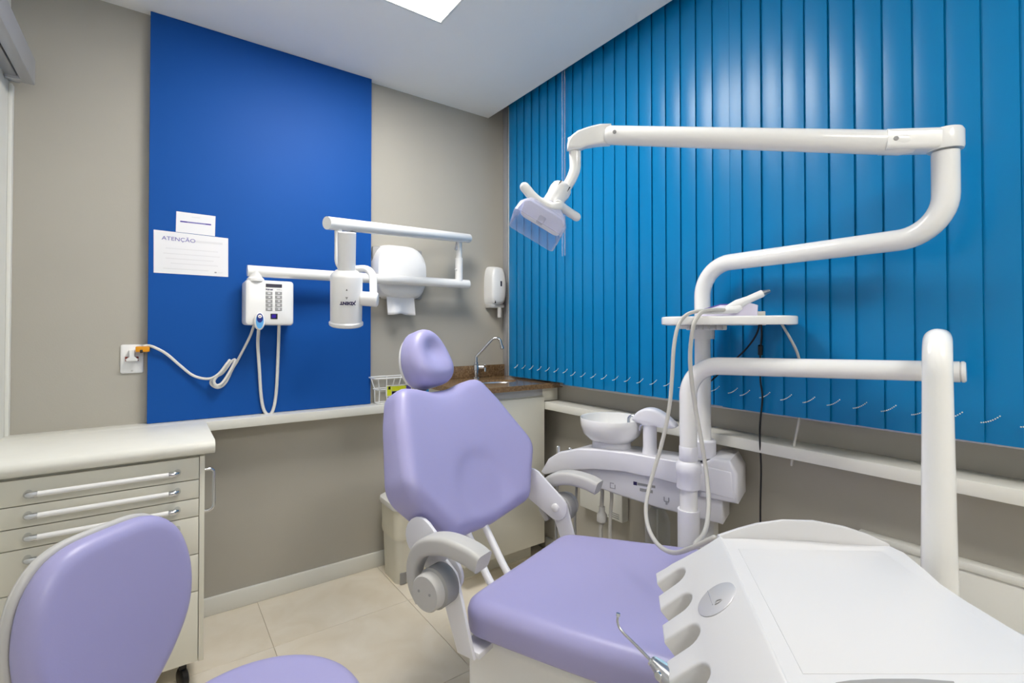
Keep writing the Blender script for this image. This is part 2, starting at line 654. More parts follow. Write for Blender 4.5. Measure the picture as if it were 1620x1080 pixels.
def slat_mesh(z0, z1):
    v, f = [], []
    n = 6
    for z in (z0, z0 + .03, z1):
        for s in (1, -1):
            for k in range(n + 1):
                a = (k / n - .5) * SLW
                c = .0035 * (1 - (2 * k / n - 1) ** 2)
                v.append((-c + s * .0009, a, z))
    w = 2 * (n + 1)
    for r in range(2):
        o, p = r * w, (r + 1) * w
        for s in (0, n + 1):
            for k in range(n):
                f.append((o + s + k, o + s + k + 1, p + s + k + 1, p + s + k))
        f.append((o, o + n + 1, p + n + 1, p))
        f.append((o + n, o + 2 * n + 1, p + 2 * n + 1, p + n))
    for o in (0, 2 * w):
        for k in range(n):
            f.append((o + k, o + k + 1, o + n + 2 + k, o + n + 1 + k))
    me = bpy.data.meshes.new('slat')
    me.from_pydata(v, [], f)
    bm = bmesh.new(); bm.from_mesh(me)
    bmesh.ops.recalc_face_normals(bm, faces=bm.faces)
    bm.to_mesh(me); bm.free()
    me.polygons.foreach_set('use_smooth', [True] * len(me.polygons))
    me.set_sharp_from_angle(angle=math.radians(50))
    me.materials.append(M['slat'])
    return me


def bead_mesh(dy, sag):
    """short beaded cord seen between two slats"""
    bm = bmesh.new()
    n = 9
    for k in range(n):
        t = k / (n - 1)
        m4 = Matrix.Translation((0, -dy * t, .022 * t + sag * (4 * t * t - 4 * t)))
        bmesh.ops.create_icosphere(bm, subdivisions=1, radius=.0021, matrix=m4)
    me = bpy.data.meshes.new('bead_chain')
    bm.to_mesh(me); bm.free()
    me.materials.append(M['cord'])
    return me


def blind(label, y0, count, zb, tilt=6):
    t = thing('vertical_blind', label, 'blind', (BX, y0 + PITCH * count / 2, ZC + .05), 'blue vertical blinds along the window wall')
    loc = Vector(t.location)
    box('headrail', (BX - .018, y0 + .002, ZC + .05), (BX + .018, y0 + PITCH * count - .002, ZC + .085), M['white'], t, bev=.003)
    me = slat_mesh(zb, ZC + .05)
    bd = bead_mesh(.036, .004)
    for k in range(count):
        o = bpy.data.objects.new('slat', me)
        COL.objects.link(o)
        o.parent = t
        o.location = Vector((BX, y0 + PITCH * k + SLW / 2, 0)) - loc
        o.rotation_euler = (0, 0, math.radians(-tilt + random.uniform(-1.2, 1.2)))
        b = bpy.data.objects.new('bead_chain', bd)
        COL.objects.link(b)
        b.parent = t
        b.location = Vector((BX - .016, y0 + PITCH * k + .004, zb + .055)) - loc
    return t


blind('blue vertical blind hanging over the granite sink counter', 1.985, 7, 1.032)
bl2 = blind('blue vertical blind between the sink counter and the operating light column', 1.033, 13, 1.022)
blind('wide blue vertical blind behind the delivery unit arm', .318 - PITCH * 20, 30, 1.018)
# clear control wands of the blind over the sink
for k, yy in enumerate((1.975, 1.955)):
    w_ = cyl('blind_wand', (BX - .03, yy, 1.72), (BX - .03, yy, ZC + .06), .0035, M['clear'], bl2, seg=10)

# ================================================================== SINK CORNER
GT = 1.02
CY = 2.13
sc = thing('sink_cabinet', 'off-white sink cabinet with a plain front under the granite counter', 'cabinet', (1.45, 2.4, 0))
box('body', (1.25, CY + .02, .12), (1.775, YA - .002, GT - .03), M['laminate'], sc, bev=.002)
box('plinth', (1.26, CY + .13, 0), (1.775, YA - .02, .12), M['laminate'], sc, bev=.001)
for x0, x1 in ((1.252, 1.772),):
    box('door', (x0, CY, .125), (x1, CY + .018, GT - .075), M['laminate'], sc, bev=.002)
box('recess_channel', (1.255, CY + .016, GT - .07), (1.77, CY + .03, GT - .034), M['alu'], sc)
box('end_filler', (1.776, CY + .02, LEDGE + .001), (1.888, 2.45, GT - .032), M['laminate'], sc, bev=.002)

ct = thing('granite_counter', 'speckled brown granite counter with a sink and upstand under the soap dispenser', 'counter', (1.5, 2.4, GT - .03))
# slab with an oval hole
cx, cy, ax_, ay_ = 1.60, 2.37, .135, .09
rect = [(1.24, CY - .02), (1.892, CY - .02), (1.892, YA - .002), (1.24, YA - .002)]
hole = [(cx + ax_ * math.cos(2 * math.pi * k / 32), cy + ay_ * math.sin(2 * math.pi * k / 32)) for k in range(32)]
def outer_pt(p):
    d = Vector((p[0] - cx, p[1] - cy))
    ts = []
    if d.x > 1e-6: ts.append((rect[1][0] - cx) / d.x)
    if d.x < -1e-6: ts.append((rect[0][0] - cx) / d.x)
    if d.y > 1e-6: ts.append((rect[2][1] - cy) / d.y)
    if d.y < -1e-6: ts.append((rect[0][1] - cy) / d.y)
    return Vector((cx, cy)) + d * min(ts)
v, f = [], []
oo = [outer_pt(p) for p in hole]
for z in (GT - .028, GT):
    for p in hole: v.append((p[0], p[1], z))
    for p in oo: v.append((p[0], p[1], z))
corner_ids = []
for z in (GT - .028, GT):
    for c in rect:
        corner_ids.append(len(v)); v.append((c[0], c[1], z))
for L_ in (0, 1):
    o = L_ * 64
    for k in range(32):
        k2 = (k + 1) % 32
        a, b = oo[k], oo[k2]
        same = abs(a.x - b.x) < 1e-6 or abs(a.y - b.y) < 1e-6
        if same: f.append((o + k, o + k2, o + 32 + k2, o + 32 + k))
        else:
            ci = min(range(4), key=lambda i: (Vector(rect[i]) - (a + b) / 2).length)
            f.append((o + k, o + k2, o + 32 + k2, corner_ids[L_ * 4 + ci], o + 32 + k))
for k in range(32):
    k2 = (k + 1) % 32
    f.append((k, k2, 64 + k2, 64 + k))
    a, b = oo[k], oo[k2]
    if abs(a.x - b.x) < 1e-6 or abs(a.y - b.y) < 1e-6: f.append((32 + k, 32 + k2, 96 + k2, 96 + k))
    else:
        ci = min(range(4), key=lambda i: (Vector(rect[i]) - (a + b) / 2).length)
        c0, c1 = corner_ids[ci], corner_ids[4 + ci]
        f.append((32 + k, c0, c1, 96 + k)); f.append((c0, 32 + k2, 96 + k2, c1))
py_obj('slab', v, f, M['granite'], ct)
box('upstand', (1.24, YA - .022, GT), (1.86, YA - .002, GT + .075), M['granite'], ct, bev=.002)
# steel basin
v, f = [], []
prof = [(1.0, GT - .012), (.97, GT - .014), (.93, GT - .03), (.86, GT - .10), (.6, GT - .125), (.12, GT - .13)]
for s, z in prof:
    for k in range(32):
        a = 2 * math.pi * k / 32
        v.append((cx + (ax_ + .001) * s * math.cos(a), cy + (ay_ + .001) * s * math.sin(a), z))
for r in range(len(prof) - 1):
    for k in range(32):
        f.append((r * 32 + k, r * 32 + (k + 1) % 32, r * 32 + 32 + (k + 1) % 32, r * 32 + 32 + k))
f.append(tuple(range((len(prof) - 1) * 32, len(prof) * 32)))
py_obj('basin', v, f, M['steel'], ct, 60)

fx, fy = 1.60, 2.585
fa = thing('chrome_faucet', 'chrome faucet with an angled swan-neck spout behind the sink', 'faucet', (fx, fy, GT))
lathe('base', [(0, 0), (.022, 0), (.022, .006), (.014, .012), (.014, .05), (.018, .052), (.018, .085), (.012, .09), (.012, .1), (0, .1)], (fx, fy, GT), (0, 0, 1), M['chrome'], fa)
sp = fillet([(fx, fy, GT + .095), (fx, fy, GT + .135), (fx + .085, fy - .062, GT + .25), (fx + .118, fy - .085, GT + .25), (fx + .128, fy - .092, GT + .20)], [.01, .05, .035])
sweep('spout', sp, .0085, M['chrome'], fa, 14)
cyl('aerator', (fx + .1275, fy - .0917, GT + .205), (fx + .132, fy - .095, GT + .183), .0115, M['chrome'], fa, 16)
cyl('valve', (fx + .012, fy - .008, GT + .07), (fx + .04, fy - .028, GT + .07), .012, M['chrome'], fa, 16)
hc = Vector((fx + .045, fy - .032, GT + .07))
for k in range(3):
    a = 2 * math.pi * k / 3 + .4
    dv = Vector((.55 * math.cos(a), .78 * math.cos(a), math.sin(a))).normalized()
    sweep('handle_lever', [hc, hc + dv * .026], .006, M['chrome'], fa, 10, cap='round')

# soap dispenser
def dispenser_shell(name, x0, x1, z0, z1, depth, m, parent, taper=.8, n=10, yw=YA, topr=.5):
    """moulded cover on the back wall, bulging forward"""
    bm = bmesh.new()
    bmesh.ops.create_cube(bm, size=1)
    bmesh.ops.subdivide_edges(bm, edges=bm.edges[:], cuts=n, use_grid_fill=True)
    W, H = (x1 - x0), (z1 - z0)
    for v in bm.verts:
        u, q, t = v.co.x * 2, v.co.z * 2, v.co.y + .5          # t 1 = wall, 0 = front
        k = 1 - t
        # super-ellipse rounding of the outline, more towards the front
        e = 5 - 1.5 * k
        l = (abs(u) ** e + abs(q) ** e) ** (1 / e)
        mx = max(abs(u), abs(q), 1e-6)
        sc_ = mx / max(l, 1e-6) if l > 0 else 1
        sc_ = sc_ * (1 - .10 * k * k)
        uu, qq = u * sc_, q * sc_
        tp_ = 1 - (1 - taper) * max(0, qq) ** 2
        dd = depth * k * (1 - .22 * abs(qq) ** 2.2 - .15 * abs(uu) ** 3)
        v.co = Vector(((x0 + x1) / 2 + uu * W / 2 * tp_, yw - dd, (z0 + z1) / 2 + qq * H / 2))
    return bm_obj(name, bm, m, parent, 60)


so = thing('soap_dispenser', 'white wall-mounted soap dispenser with a nozzle above the sink', 'dispenser', (1.76, YA, 1.46))
dispenser_shell('cover', 1.712, 1.832, 1.475, 1.735, .10, M['plastic'], so, .82)
box('base', (1.718, YA - .07, 1.462), (1.826, YA - .001, 1.49), M['greypl'], so, bev=.008)
cyl('nozzle', (1.79, YA - .065, 1.40), (1.79, YA - .065, 1.465), .014, M['greypl'], so, 16)
box('sight_window', (1.772, YA - .1015, 1.60), (1.786, YA - .095, 1.635), M['lcd'], so, bev=.003)
prism('lock_mark', [(-.006, 0), (.006, 0), (0, .016)], 0, .002, M['black'], so, frame((1.74, YA - .089, 1.492), (1, 0, 0), (0, 0, 1)))

# paper towel dispenser
to = thing('paper_towel_dispenser', 'white jumbo paper towel dispenser on the grey wall beside the blue panel', 'dispenser', (1.10, YA, 1.49))
dispenser_shell('cover', .955, 1.272, 1.495, 1.805, .103, M['plastic'], to, .80)
box('back_plate', (.96, YA - .03, 1.50), (1.262, YA - .001, 1.79), M['shade'], to, bev=.012)
prism('lock_mark', [(-.009, .02), (.009, .02), (0, -.012)], 0, .002, M['black'], to, frame((1.118, YA - .1035, 1.592), (1, 0, 0), (0, 0, 1)))
sweep('embossed_mark', spline([(1.178, YA - .0995, 1.597), (1.191, YA - .099, 1.602), (1.203, YA - .0985, 1.596)], 4), .0016, M['inkg'], to, 8)
# paper sheet, folded in a soft W
v, f = [], []
nu, nv = 16, 6
for s in (0, 1):
    for j in range(nv + 1):
        for i in range(nu + 1):
            u, q = i / nu, j / nv
            x = 1.03 + u * .165
            yy = YA - .06 - .022 * math.sin(u * math.pi * 2) * q - .02 * q + s * .0012
            zz = 1.505 - q * (.10 - .008 * math.exp(-((u - .45) / .18) ** 2))
            v.append((x, yy, zz))
N = (nu + 1) * (nv + 1)
for s in (0, 1):
    for j in range(nv):
        for i in range(nu):
            a = s * N + j * (nu + 1) + i
            f.append((a, a + 1, a + nu + 2, a + nu + 1))
for i in range(nu):
    a = nv * (nu + 1) + i
    f.append((a, a + 1, a + 1 + N, a + N))
sheet = py_obj('paper_towel_sheet', v, f, M['paper'], to, 180)

# trash bin
bx_, by_ = 1.10, 2.50
tb = thing('pedal_bin', 'small off-white pedal bin with a liner under the paper towel dispenser', 'trash bin', (bx_, by_, 0))
def rrect(cx, cy, a, b, r, n=6):
    out = []
    for sx, sy, s in ((1, 1, 0), (-1, 1, 1), (-1, -1, 2), (1, -1, 3)):
        for k in range(n + 1):
            t = math.pi / 2 * (s + k / n)
            out.append((cx + sx * (a - r) + r * math.cos(t), cy + sy * (b - r) + r * math.sin(t)))
    return out
def loft(name, rings, m, parent, smooth=40, caps=True):
    v, f = [], []
    n = len(rings[0])
    for r in rings: v += [tuple(p) for p in r]
    for i in range(len(rings) - 1):
        for k in range(n):
            f.append((i * n + k, i * n + (k + 1) % n, (i + 1) * n + (k + 1) % n, (i + 1) * n + k))
    if caps:
        f.append(tuple(range(n))[::-1]); f.append(tuple(range((len(rings) - 1) * n, len(rings) * n)))
    return py_obj(name, v, f, m, parent, smooth)
def ring3(pts, z): return [(p[0], p[1], z) for p in pts]
loft('body', [ring3(rrect(bx_, by_, .088 + .012 * t, .098 + .012 * t, .04), .0 + z) for z, t in ((.0, .25), (.03, .3), (.30, 1))], M['beige'], tb)
loft('foot_recess', [ring3(rrect(bx_ - .06, by_ - .101 - .003, .018, .004, .003, 2), z) for z in (.004, .06)], M['shade'], tb)
loft('liner', [ring3(rrect(bx_, by_, .101 + e, .111 + e, .042), z) for z, e in ((.23, .001), (.25, .004), (.29, .003), (.34, .004), (.37, .005), (.385, .003))], M['bag'], tb)
loft('lid', [ring3(rrect(bx_, by_, a, a + .012, .05), z) for z, a in ((.385, .112), (.40, .116), (.415, .114), (.43, .095), (.436, .05))], M['plastic'], tb)
sweep('pedal', spline([(bx_ + .005, by_ - .112, .215), (bx_ + .03, by_ - .118, .232), (bx_ + .05, by_ - .118, .224)], 5), .004, M['dark'], tb, 8)

# wire basket
bk = thing('wire_basket', 'white wire basket with a lime sticker standing on the ledge', 'basket', (1.04, 2.60, LEDGE))
W0, W1, Y0, Y1 = .965, 1.13, 2.575, 2.65
zt, zm, zb_ = 1.06, .995, LEDGE + .004
wr = .0033
def rect_loop(x0, x1, y0, y1, z): return [(x0, y0, z), (x1, y0, z), (x1, y1, z), (x0, y1, z)]
def loop(name, pts, r): sweep(name, [Vector(p) for p in fill_closed(pts)], r, M['gloss'], bk, 8, closed=True)
def fill_closed(pts, r=.018, n=5):
    pts = [Vector(p) for p in pts]
    out = []
    N_ = len(pts)
    for i in range(N_):
        q = fillet([pts[i - 1], pts[i], pts[(i + 1) % N_]], r, n)
        out += q[1:-1]
    return out
loop('top_ring', rect_loop(W0 - .025, W1 + .02, Y0 - .04, Y1, zt), wr + .0008)
loop('middle_ring', rect_loop(W0, W1, Y0, Y1, zm), wr)
loop('bottom_ring', rect_loop(W0 + .005, W1 - .005, Y0 + .005, Y1 - .005, zb_), wr)
for px_, py_, ox, oy in ((W0 + .012, Y0, -.022, -.04), (W1 - .012, Y0, .018, -.04), (W0 + .012, Y1, -.022, 0), (W1 - .012, Y1, .018, 0), ((W0 + W1) / 2, Y0, 0, -.04), ((W0 + W1) / 2, Y1, 0, 0)):
    sweep('wire', [(px_ + ox, py_ + oy, zt), (px_, py_, zm), (px_, py_ + (.005 if py_ == Y0 else -.005), zb_)], wr, M['gloss'], bk, 8)
cyl('round_clip', (W1 - .005, Y0 - .052, 1.038), (W1 - .005, Y0 - .04, 1.038), .018, M['plastic'], bk, 20)
st = box('sticker', (W0 + .045, Y0 - .014, .957), (W1 + .03, Y0 - .007, 1.017), M['plastic'], bk, bev=.001, seg=1)
for a in ((.005, .004, .03, .056, 'lime'), (.032, .028, .115, .054, 'lime'), (.032, .004, .115, .026, 'black'), (.117, .028, .145, .054, 'violet'), (.012, .038, .024, .054, 'black')):
    box('sticker_print', (W0 + .045 + a[0], Y0 - .0155 - (.0005 if a[4] == 'black' else 0), .957 + a[1]), (W0 + .045 + a[2], Y0 - .0138, .957 + a[3]), M[a[4]], st)

# ================================================================== NOTICES, OUTLET
yp = PYF - .0004
n1 = thing('notice_sheet', 'landscape notice sheet headed ATENÇÃO fixed to the blue panel', 'notice', (.12, yp, 1.57))
pa = [P(243, 363, Y=yp), P(361, 377, Y=yp), P(361, 438, Y=yp), P(243, 431, Y=yp)]
q = [(p.x, p.z) for p in pa]
fmx = frame((0, yp, 0), (1, 0, 0), (0, 0, 1))      # u=X v=Z n=-Y
sh = prism('sheet', q, 0, .0012, M['paper'], n1, fmx)
ht = P(283, 379, Y=yp)
text('heading', 'ATENÇÃO', .0235, M['ink'], n1, frame((ht.x, yp - .0016, ht.z), (1, 0, -.02), (0, 0, 1)), 1.12)
ht2 = P(322, 383, Y=yp)
box('heading_faint', (ht2.x - .06, yp - .0017, ht2.z - .005), (ht2.x + .075, yp - .0012, ht2.z + .004), M['inkf'], n1)
for k, (xa, xb, yy) in enumerate(((262, 345, 392), (258, 348, 400), (262, 338, 408), (270, 345, 416), (258, 330, 424))):
    a = P(xa, yy, Y=yp); b = P(xb, yy + 4, Y=yp)
    box('print_line', (a.x, yp - .0017, a.z - .0018), (b.x, yp - .0012, a.z + .0018), M['inkf'], n1)
a = P(341, 431, Y=yp)
box('small_mark', (a.x - .004, yp - .0017, a.z - .003), (a.x + .004, yp - .0012, a.z + .003), M['inkg'], n1)
box('small_mark', (a.x + .007, yp - .0017, a.z - .0015), (a.x + .028, yp - .0012, a.z + .0015), M['inkf'], n1)

n2 = thing('notice_sheet', 'small notice sheet with a purple bar above the larger notice', 'notice', (.13, yp, 1.75))
pa = [P(279, 334, Y=yp), P(341, 342, Y=yp), P(340, 373.6, Y=yp), P(278, 366.5, Y=yp)]
prism('sheet', [(p.x, p.z) for p in pa], 0, .0008, M['paper'], n2, fmx)
a, b = P(285, 350, Y=yp), P(334, 355.5, Y=yp)
c, d_ = a.lerp(b, .22), a.lerp(b, .82)
for s, e, mm in ((a, c, 'inkd'), (c, d_, 'ink'), (d_, b, 'inkd')):
    prism('bar', [(s.x, s.z - .0028), (e.x, e.z - .0028), (e.x, e.z + .0028), (s.x, s.z + .0028)], .0008, .0013, M[mm], n2, fmx)
a = P(310, 344, Y=yp)
box('print_line', (a.x - .016, yp - .0013, a.z - .002), (a.x + .016, yp - .0008, a.z + .002), M['inkf'], n2)

ol = thing('power_outlet', 'white wall outlet with a plugged-in adapter beside the blue panel', 'outlet', (-.09, YA, 1.13))
loft('cover_plate', [[(p[0], yy, p[1]) for p in rrect(-.0895, 1.196, .04 - e, .062 - e, .008)] for yy, e in ((YA, 0), (YA - .006, .001), (YA - .009, .005))], M['plastic'], ol)
box('socket', (-.113, YA - .0105, 1.187), (-.067, YA - .008, 1.206), M['red'], ol, bev=.0005)
prism('plug', [(-.018, -.008), (.018, -.008), (.022, 0), (.009, .012), (.011, .04), (-.011, .04), (-.009, .012), (-.022, 0)], 0, .028, M['plastic'], ol, frame((-.089, YA - .009, 1.195), (1, 0, 0), (0, 0, 1)), bev=.004)
cyl('screw', (-.089, YA - .011, 1.146), (-.089, YA - .008, 1.146), .004, M['greypl'], ol, 12)
ad_ = box('adapter', (-.077, YA - .05, 1.226), (-.028, YA - .022, 1.25), M['orange'], ol, bev=.004)
box('adapter_clip', (-.062, YA - .053, 1.222), (-.052, YA - .03, 1.236), M['dark'], ad_, bev=.002)

# ================================================================== X-RAY UNIT
XY0 = 2.55
xb = thing('xray_unit', 'white wall-mounted dental x-ray unit with keypad box, folding arm and tube head', 'x-ray unit', (.42, PYF, 1.34))
bx0, bx1, bz0, bz1 = .320, .528, 1.342, 1.553
loft('housing', [[(p[0], yy, p[1]) for p in rrect((bx0 + bx1) / 2, (bz0 + bz1) / 2, (bx1 - bx0) / 2 - e, (bz1 - bz0) / 2 - e, .016)] for yy, e in ((PYF, .002), (PYF - .105, 0), (PYF - .118, .004), (PYF - .122, .012))], M['plastic'], xb)
yb = PYF - .1222
def bpx(x, y): return P(x, y, Y=yb)
a, b = bpx(420.5, 448.5), bpx(446, 455)
box('display', (a.x, yb - .0012, b.z), (b.x, yb, a.z), M['lcd'], xb)
for r in range(5):
    for cidx in range(2):
        a = bpx(420.3 + cidx * 15, 461 + r * 6.3); b = bpx(431 + cidx * 15, 466.2 + r * 6.3)
        kb = box('key', (a.x, yb - .0018, b.z), (b.x, yb, a.z), M['button'], xb, bev=.0006, seg=1)
        mx_ = (a + b) / 2
        box('key_print', (mx_.x - .006 + .003 * ((r + cidx) % 2), yb - .0022, mx_.z - .003), (mx_.x + .006, yb - .0017, mx_.z + .003), M['inkf'], kb)
a = bpx(426, 457.8); text('print_name', 'Xdent', .0105, M['navy'], xb, frame((a.x, yb - .0004, a.z), (1, 0, 0), (0, 0, 1)), 1.15, .0004)
a = bpx(441.5, 458.3); text('print_model', '1070 x', .0085, M['inkg'], xb, frame((a.x, yb - .0004, a.z), (1, 0, 0), (0, 0, 1)))
a, b = bpx(428, 496), bpx(439, 504.6)
dsp = box('small_display', (a.x, yb - .0012, b.z), (b.x, yb, a.z), M['black'], xb)
box('lit_digits', (a.x + .005, yb - .0018, b.z + .005), (b.x - .007, yb - .001, a.z - .004), M['lcdblue'], dsp)

# exposure handset hanging on the box
hs = P(410, 507, Y=yb - .006)
xh = thing('exposure_handset', 'white and blue exposure handset hanging on the control box', 'handset', (hs.x, yb - .001, hs.z))
el = [(.5 * math.cos(2 * math.pi * k / 28), .5 * math.sin(2 * math.pi * k / 28)) for k in range(28)]
def ellp(w_, h_, dz=0): return [(p[0] * w_, p[1] * h_ + dz) for p in el]
hm = frame((hs.x, yb - .0005, hs.z), (1, 0, 0), (0, 0, 1))
prism('body', ellp(.047, .082, -.003), 0, .022, M['plastic'], xh, hm, bev=.008, seg=3)
prism('blue_label', ellp(.032, .070, -.002), .0222, .023, M['sky'], xh, hm)
prism('dark_label', ellp(.026, .042, .012), .0231, .0238, M['navyb'], xh, hm)
lathe('button', [(0, 0), (.008, 0), (.008, .002), (.006, .003), (0, .003)], hm @ Vector((0, .019, .0236)), (0, -1, 0), M['plastic'], xh, 16)
lathe('button_dot', [(0, 0), (.0025, 0), (.0025, .0006), (0, .0006)], hm @ Vector((0, .019, .0268)), (0, -1, 0), M['red'], xh, 10)

def cable(name, label, pts, r, m, cat='cable', n=8, seg=10, parent=None):
    o = sweep(name, spline(pts, n), r, m, parent, seg, cap='round')
    if parent is None: tag(o, label, cat)
    return o
yc = PYF - .012
cable('handset_cord', '',
      [P(409, 523, Y=yb), P(408, 545, Y=yc - .03), P(410, 580, Y=yc - .01), P(413, 625, Y=yc), P(417.5, 648, Y=yc), P(425, 656, Y=yc), P(432, 648, Y=yc), P(437, 620, Y=yc), P(440, 560, Y=yc - .02), P(441.5, 514, Y=yc - .05)], .0075, M['cord'], parent=xh)
pw = [P(402, 514, Y=yc - .04), P(395, 533, Y=yc - .02), P(377, 568, Y=yc), P(368, 583, Y=yc), P(357, 605, Y=yc), P(345, 613, Y=yc - .004), P(334, 607, Y=yc - .008), P(337, 598, Y=yc - .01), P(352, 590, Y=yc - .012), P(366, 572, Y=yc - .014), P(372, 570, Y=yc - .02), P(362, 590, Y=yc - .024), P(351, 606, Y=yc - .026), P(342, 609, Y=yc - .028), P(339, 601, Y=yc - .03), P(352, 586, Y=yc - .034), P(363, 570, Y=yc - .036), P(359, 575, Y=yc - .04), P(345, 592, Y=yc - .036), P(329, 599, Y=yc - .02), P(306, 594, Y=yc), P(285, 578, Y=yc), P(264, 560, Y=yc), P(246, 550, Y=yc - .006), P(235, 546.5, Y=YA - .038), P(228, 547, Y=YA - .038)]
cable('power_cord', '', pw, .006, M['cord'], n=6, parent=xb)

# scissor arm
xa = xb
ya = PYF - .096
pA0 = P(391, 428, Y=ya); pA1 = P(741, 431, Y=ya)
pA1.z = pA0.z + .002
sweep('lower_arm', [pA0, pA1], .0265, M['gloss'], xa, 24)
lathe('wall_pivot', [(0, 0), (.036, 0), (.036, .012), (.028, .02), (.026, .06), (0, .06)], Vector((pA0.x + .035, ya, 1.546)), (0, 0, 1), M['plastic'], xa)
pj = P(726, 430, Y=ya)
pB0 = P(741, 377, Y=ya - .002); pB1 = P(517, 352.5, d=2.05)
# keep upper arm attached over the elbow
el_ = Vector((pj.x, ya, pA1.z))
sweep('upper_arm', [pB0 + (pB0 - pB1).normalized() * .0, pB1], .0275, M['gloss'], xa, 24)
dz = pB0.z - pA1.z
lathe('elbow_post', [(0, 0), (.023, 0), (.023, dz * .55), (.018, dz * .56), (.018, dz), (0, dz)], el_, (0, 0, 1), M['gloss'], xa)
cyl('elbow_knob', el_ + Vector((-.03, -.012, dz * .3)), el_ + Vector((-.012, -.005, dz * .3)), .006, M['plastic'], xa, 12)
cyl('elbow_cap', el_ + Vector((-.02, 0, dz * .72)), el_ + Vector((-.004, 0, dz * .95)), .01, M['alu'], xa, 12)
ad2 = (pB0 - pB1).normalized()
pS = pB1 + ad2 * .06
cyl('hanger', pS - Vector((0, 0, .02)), pS - Vector((0, 0, .09)), .016, M['gloss'], xa, 20)
cyl('screw_cap', pS + ad2 * .07 + Vector((-.012, -.0205, .004)), pS + ad2 * .07 + Vector((-.013, -.027, .004)), .008, M['greypl'], xa, 12)
cyl('grip_ring', pS + ad2 * .075 - Vector((0, 0, .024)), pS + ad2 * .075 - Vector((0, 0, .03)), .02, M['shade'], xa, 20)
# yoke
tocam = (CAM - pS); tocam.z = 0; tocam.normalize()
side = Vector((-tocam.y, tocam.x, 0))
if side.dot(rt) < 0: side = -side
hb = pS - Vector((0, 0, .085))
hd = P(548, 470, d=1.955)
pv = P(584, 473, d=1.965)
yk = [hb, Vector((hb.x, hb.y, P(545, 424, d=2.03).z)), P(590, 424, d=2.03), P(591, 470, d=1.98)]
sweep('yoke', fillet(yk, [.05, .07]), .0155, M['gloss'], xa, 18)
# tube head
xt = xb
axh = (Vector((0, 0, 1)) + tocam * .22).normalized()
xt = lathe('tube_head', [(0, -.117), (.060, -.117), (.066, -.112), (.0665, -.102), (.061, -.097), (.061, .082), (.056, .094), (.040, .108), (0, .108)], hd, axh, M['plastic'], xt, 40)
lathe('cone', [(.034, .100), (.0345, .255), (.032, .257), (.029, .255), (.029, .12), (0, .12)], hd, axh, M['plastic'], xt, 36)
cyl('side_pivot', hd + (pv - hd) * .62, pv + (pv - hd).normalized() * .035, .029, M['plastic'], xt, 28)
# marks on the housing, on the camera-facing side
fn = (tocam - axh * tocam.dot(axh)).normalized()
fu = axh.cross(fn)                              # right when seen from the front
if fu.dot(rt) < 0: fu = -fu
def hpt(u, v_): return hd + axh * v_ + fu * u + fn * (math.sqrt(max(.0612 ** 2 - u * u, 0)) + .0002)
lg = text('print_name', 'XDENT', .0165, M['navy'], xt, frame(hpt(.004, -.014), -fu, -axh), 1.05, .0008, .0012)
prism('arrow_mark', [(-.005, .004), (.005, .004), (0, -.006)], 0, .001, M['shade'], xt, frame(hpt(0, .006), fu, axh))
prism('arrow_mark', [(-.003, -.003), (.003, -.003), (0, .004)], 0, .001, M['black'], xt, frame(hpt(0, .038), fu, axh))
sweep('print_swoosh', [hpt(.020, -.024), hpt(.027, -.016), hpt(.034, -.005)], .0012, M['navy'], xt, 6)

# ================================================================== DRAWER CABINET
CX0, CX1, CF = -.462, .143, 2.118
dc = thing('drawer_cabinet', 'white mobile dental cabinet with long chrome drawer handles', 'cabinet', (-.16, 2.34, 0))
box('body', (CX0, CF + .02, .115), (CX1, YA - .135, .862), M['laminate'], dc, bev=.002)
ztop = .867
tb_ = loft('worktop', [[(x, p[0], p[1]) for p in
      [(YA - .132, ztop), (CF - .005, ztop), (CF - .022, ztop + .006), (CF - .032, ztop + .02), (CF - .030, ztop + .038), (CF - .015, ztop + .05), (YA - .132, ztop + .05)]] for x in (CX0 - .004, CX1 + .03)], M['stone'], dc, 50)
zs = [.858]
for yy in (757, 786.6, 815, 874, 932.5, 1043):
    zs.append(P(320, yy, Y=CF).z)
hzs = []
for i in range(6):
    z1, z0 = zs[i] - .0015, zs[i + 1] + .0015
    dr = box('drawer', (CX0 + .002, CF, z0), (CX1 - .018, CF + .019, z1), M['laminate'], dc, bev=.0015)
    hz = P(277, (750, 780, 810, 841)[i], Y=CF - .03).z if i < 4 else z1 - .045
    hxa, hxb = P(44, 800, Y=CF - .03).x, P(279, 780, Y=CF - .03).x
    sweep('handle_bar', [(hxa + .012, CF - .03, hz), (hxb - .012, CF - .03, hz)], .0085, M['plastic'], dr, 14)
    for hx, sgn in ((hxa, -1), (hxb, 1)):
        sweep('handle_end', fillet([(hx - sgn * .022, CF - .03, hz), (hx + sgn * .004, CF - .03, hz), (hx + sgn * .004, CF + .001, hz)], .016, 6), .0098, M['chrome'], dr, 14)
box('side_panel', (CX1 - .016, CF + .002, .115), (CX1, CF + .019, .859), M['laminate'], dc, bev=.001)
zh0, zh1 = P(333, 806, Y=2.2).z, P(333, 741, Y=2.2).z
sweep('side_handle', fillet([(CX1 - .002, 2.2, zh0), (CX1 + .036, 2.2, zh0), (CX1 + .036, 2.2, zh1), (CX1 - .002, 2.2, zh1)], .02), .006, M['chrome'], dc, 14)
for x in (CX0 + .06, CX1 - .06):
    for y in (CF + .07, YA - .2):
        cs = lathe('caster', [(0, -.012), (.03, -.012), (.036, -.008), (.036, .008), (.03, .012), (0, .012)], (x, y, .0362), (1, .3, 0), M['black'], dc, 20)
        box('caster_fork', (x - .012, y - .012, .07), (x + .012, y + .012, .116), M['dark'], cs, bev=.004)

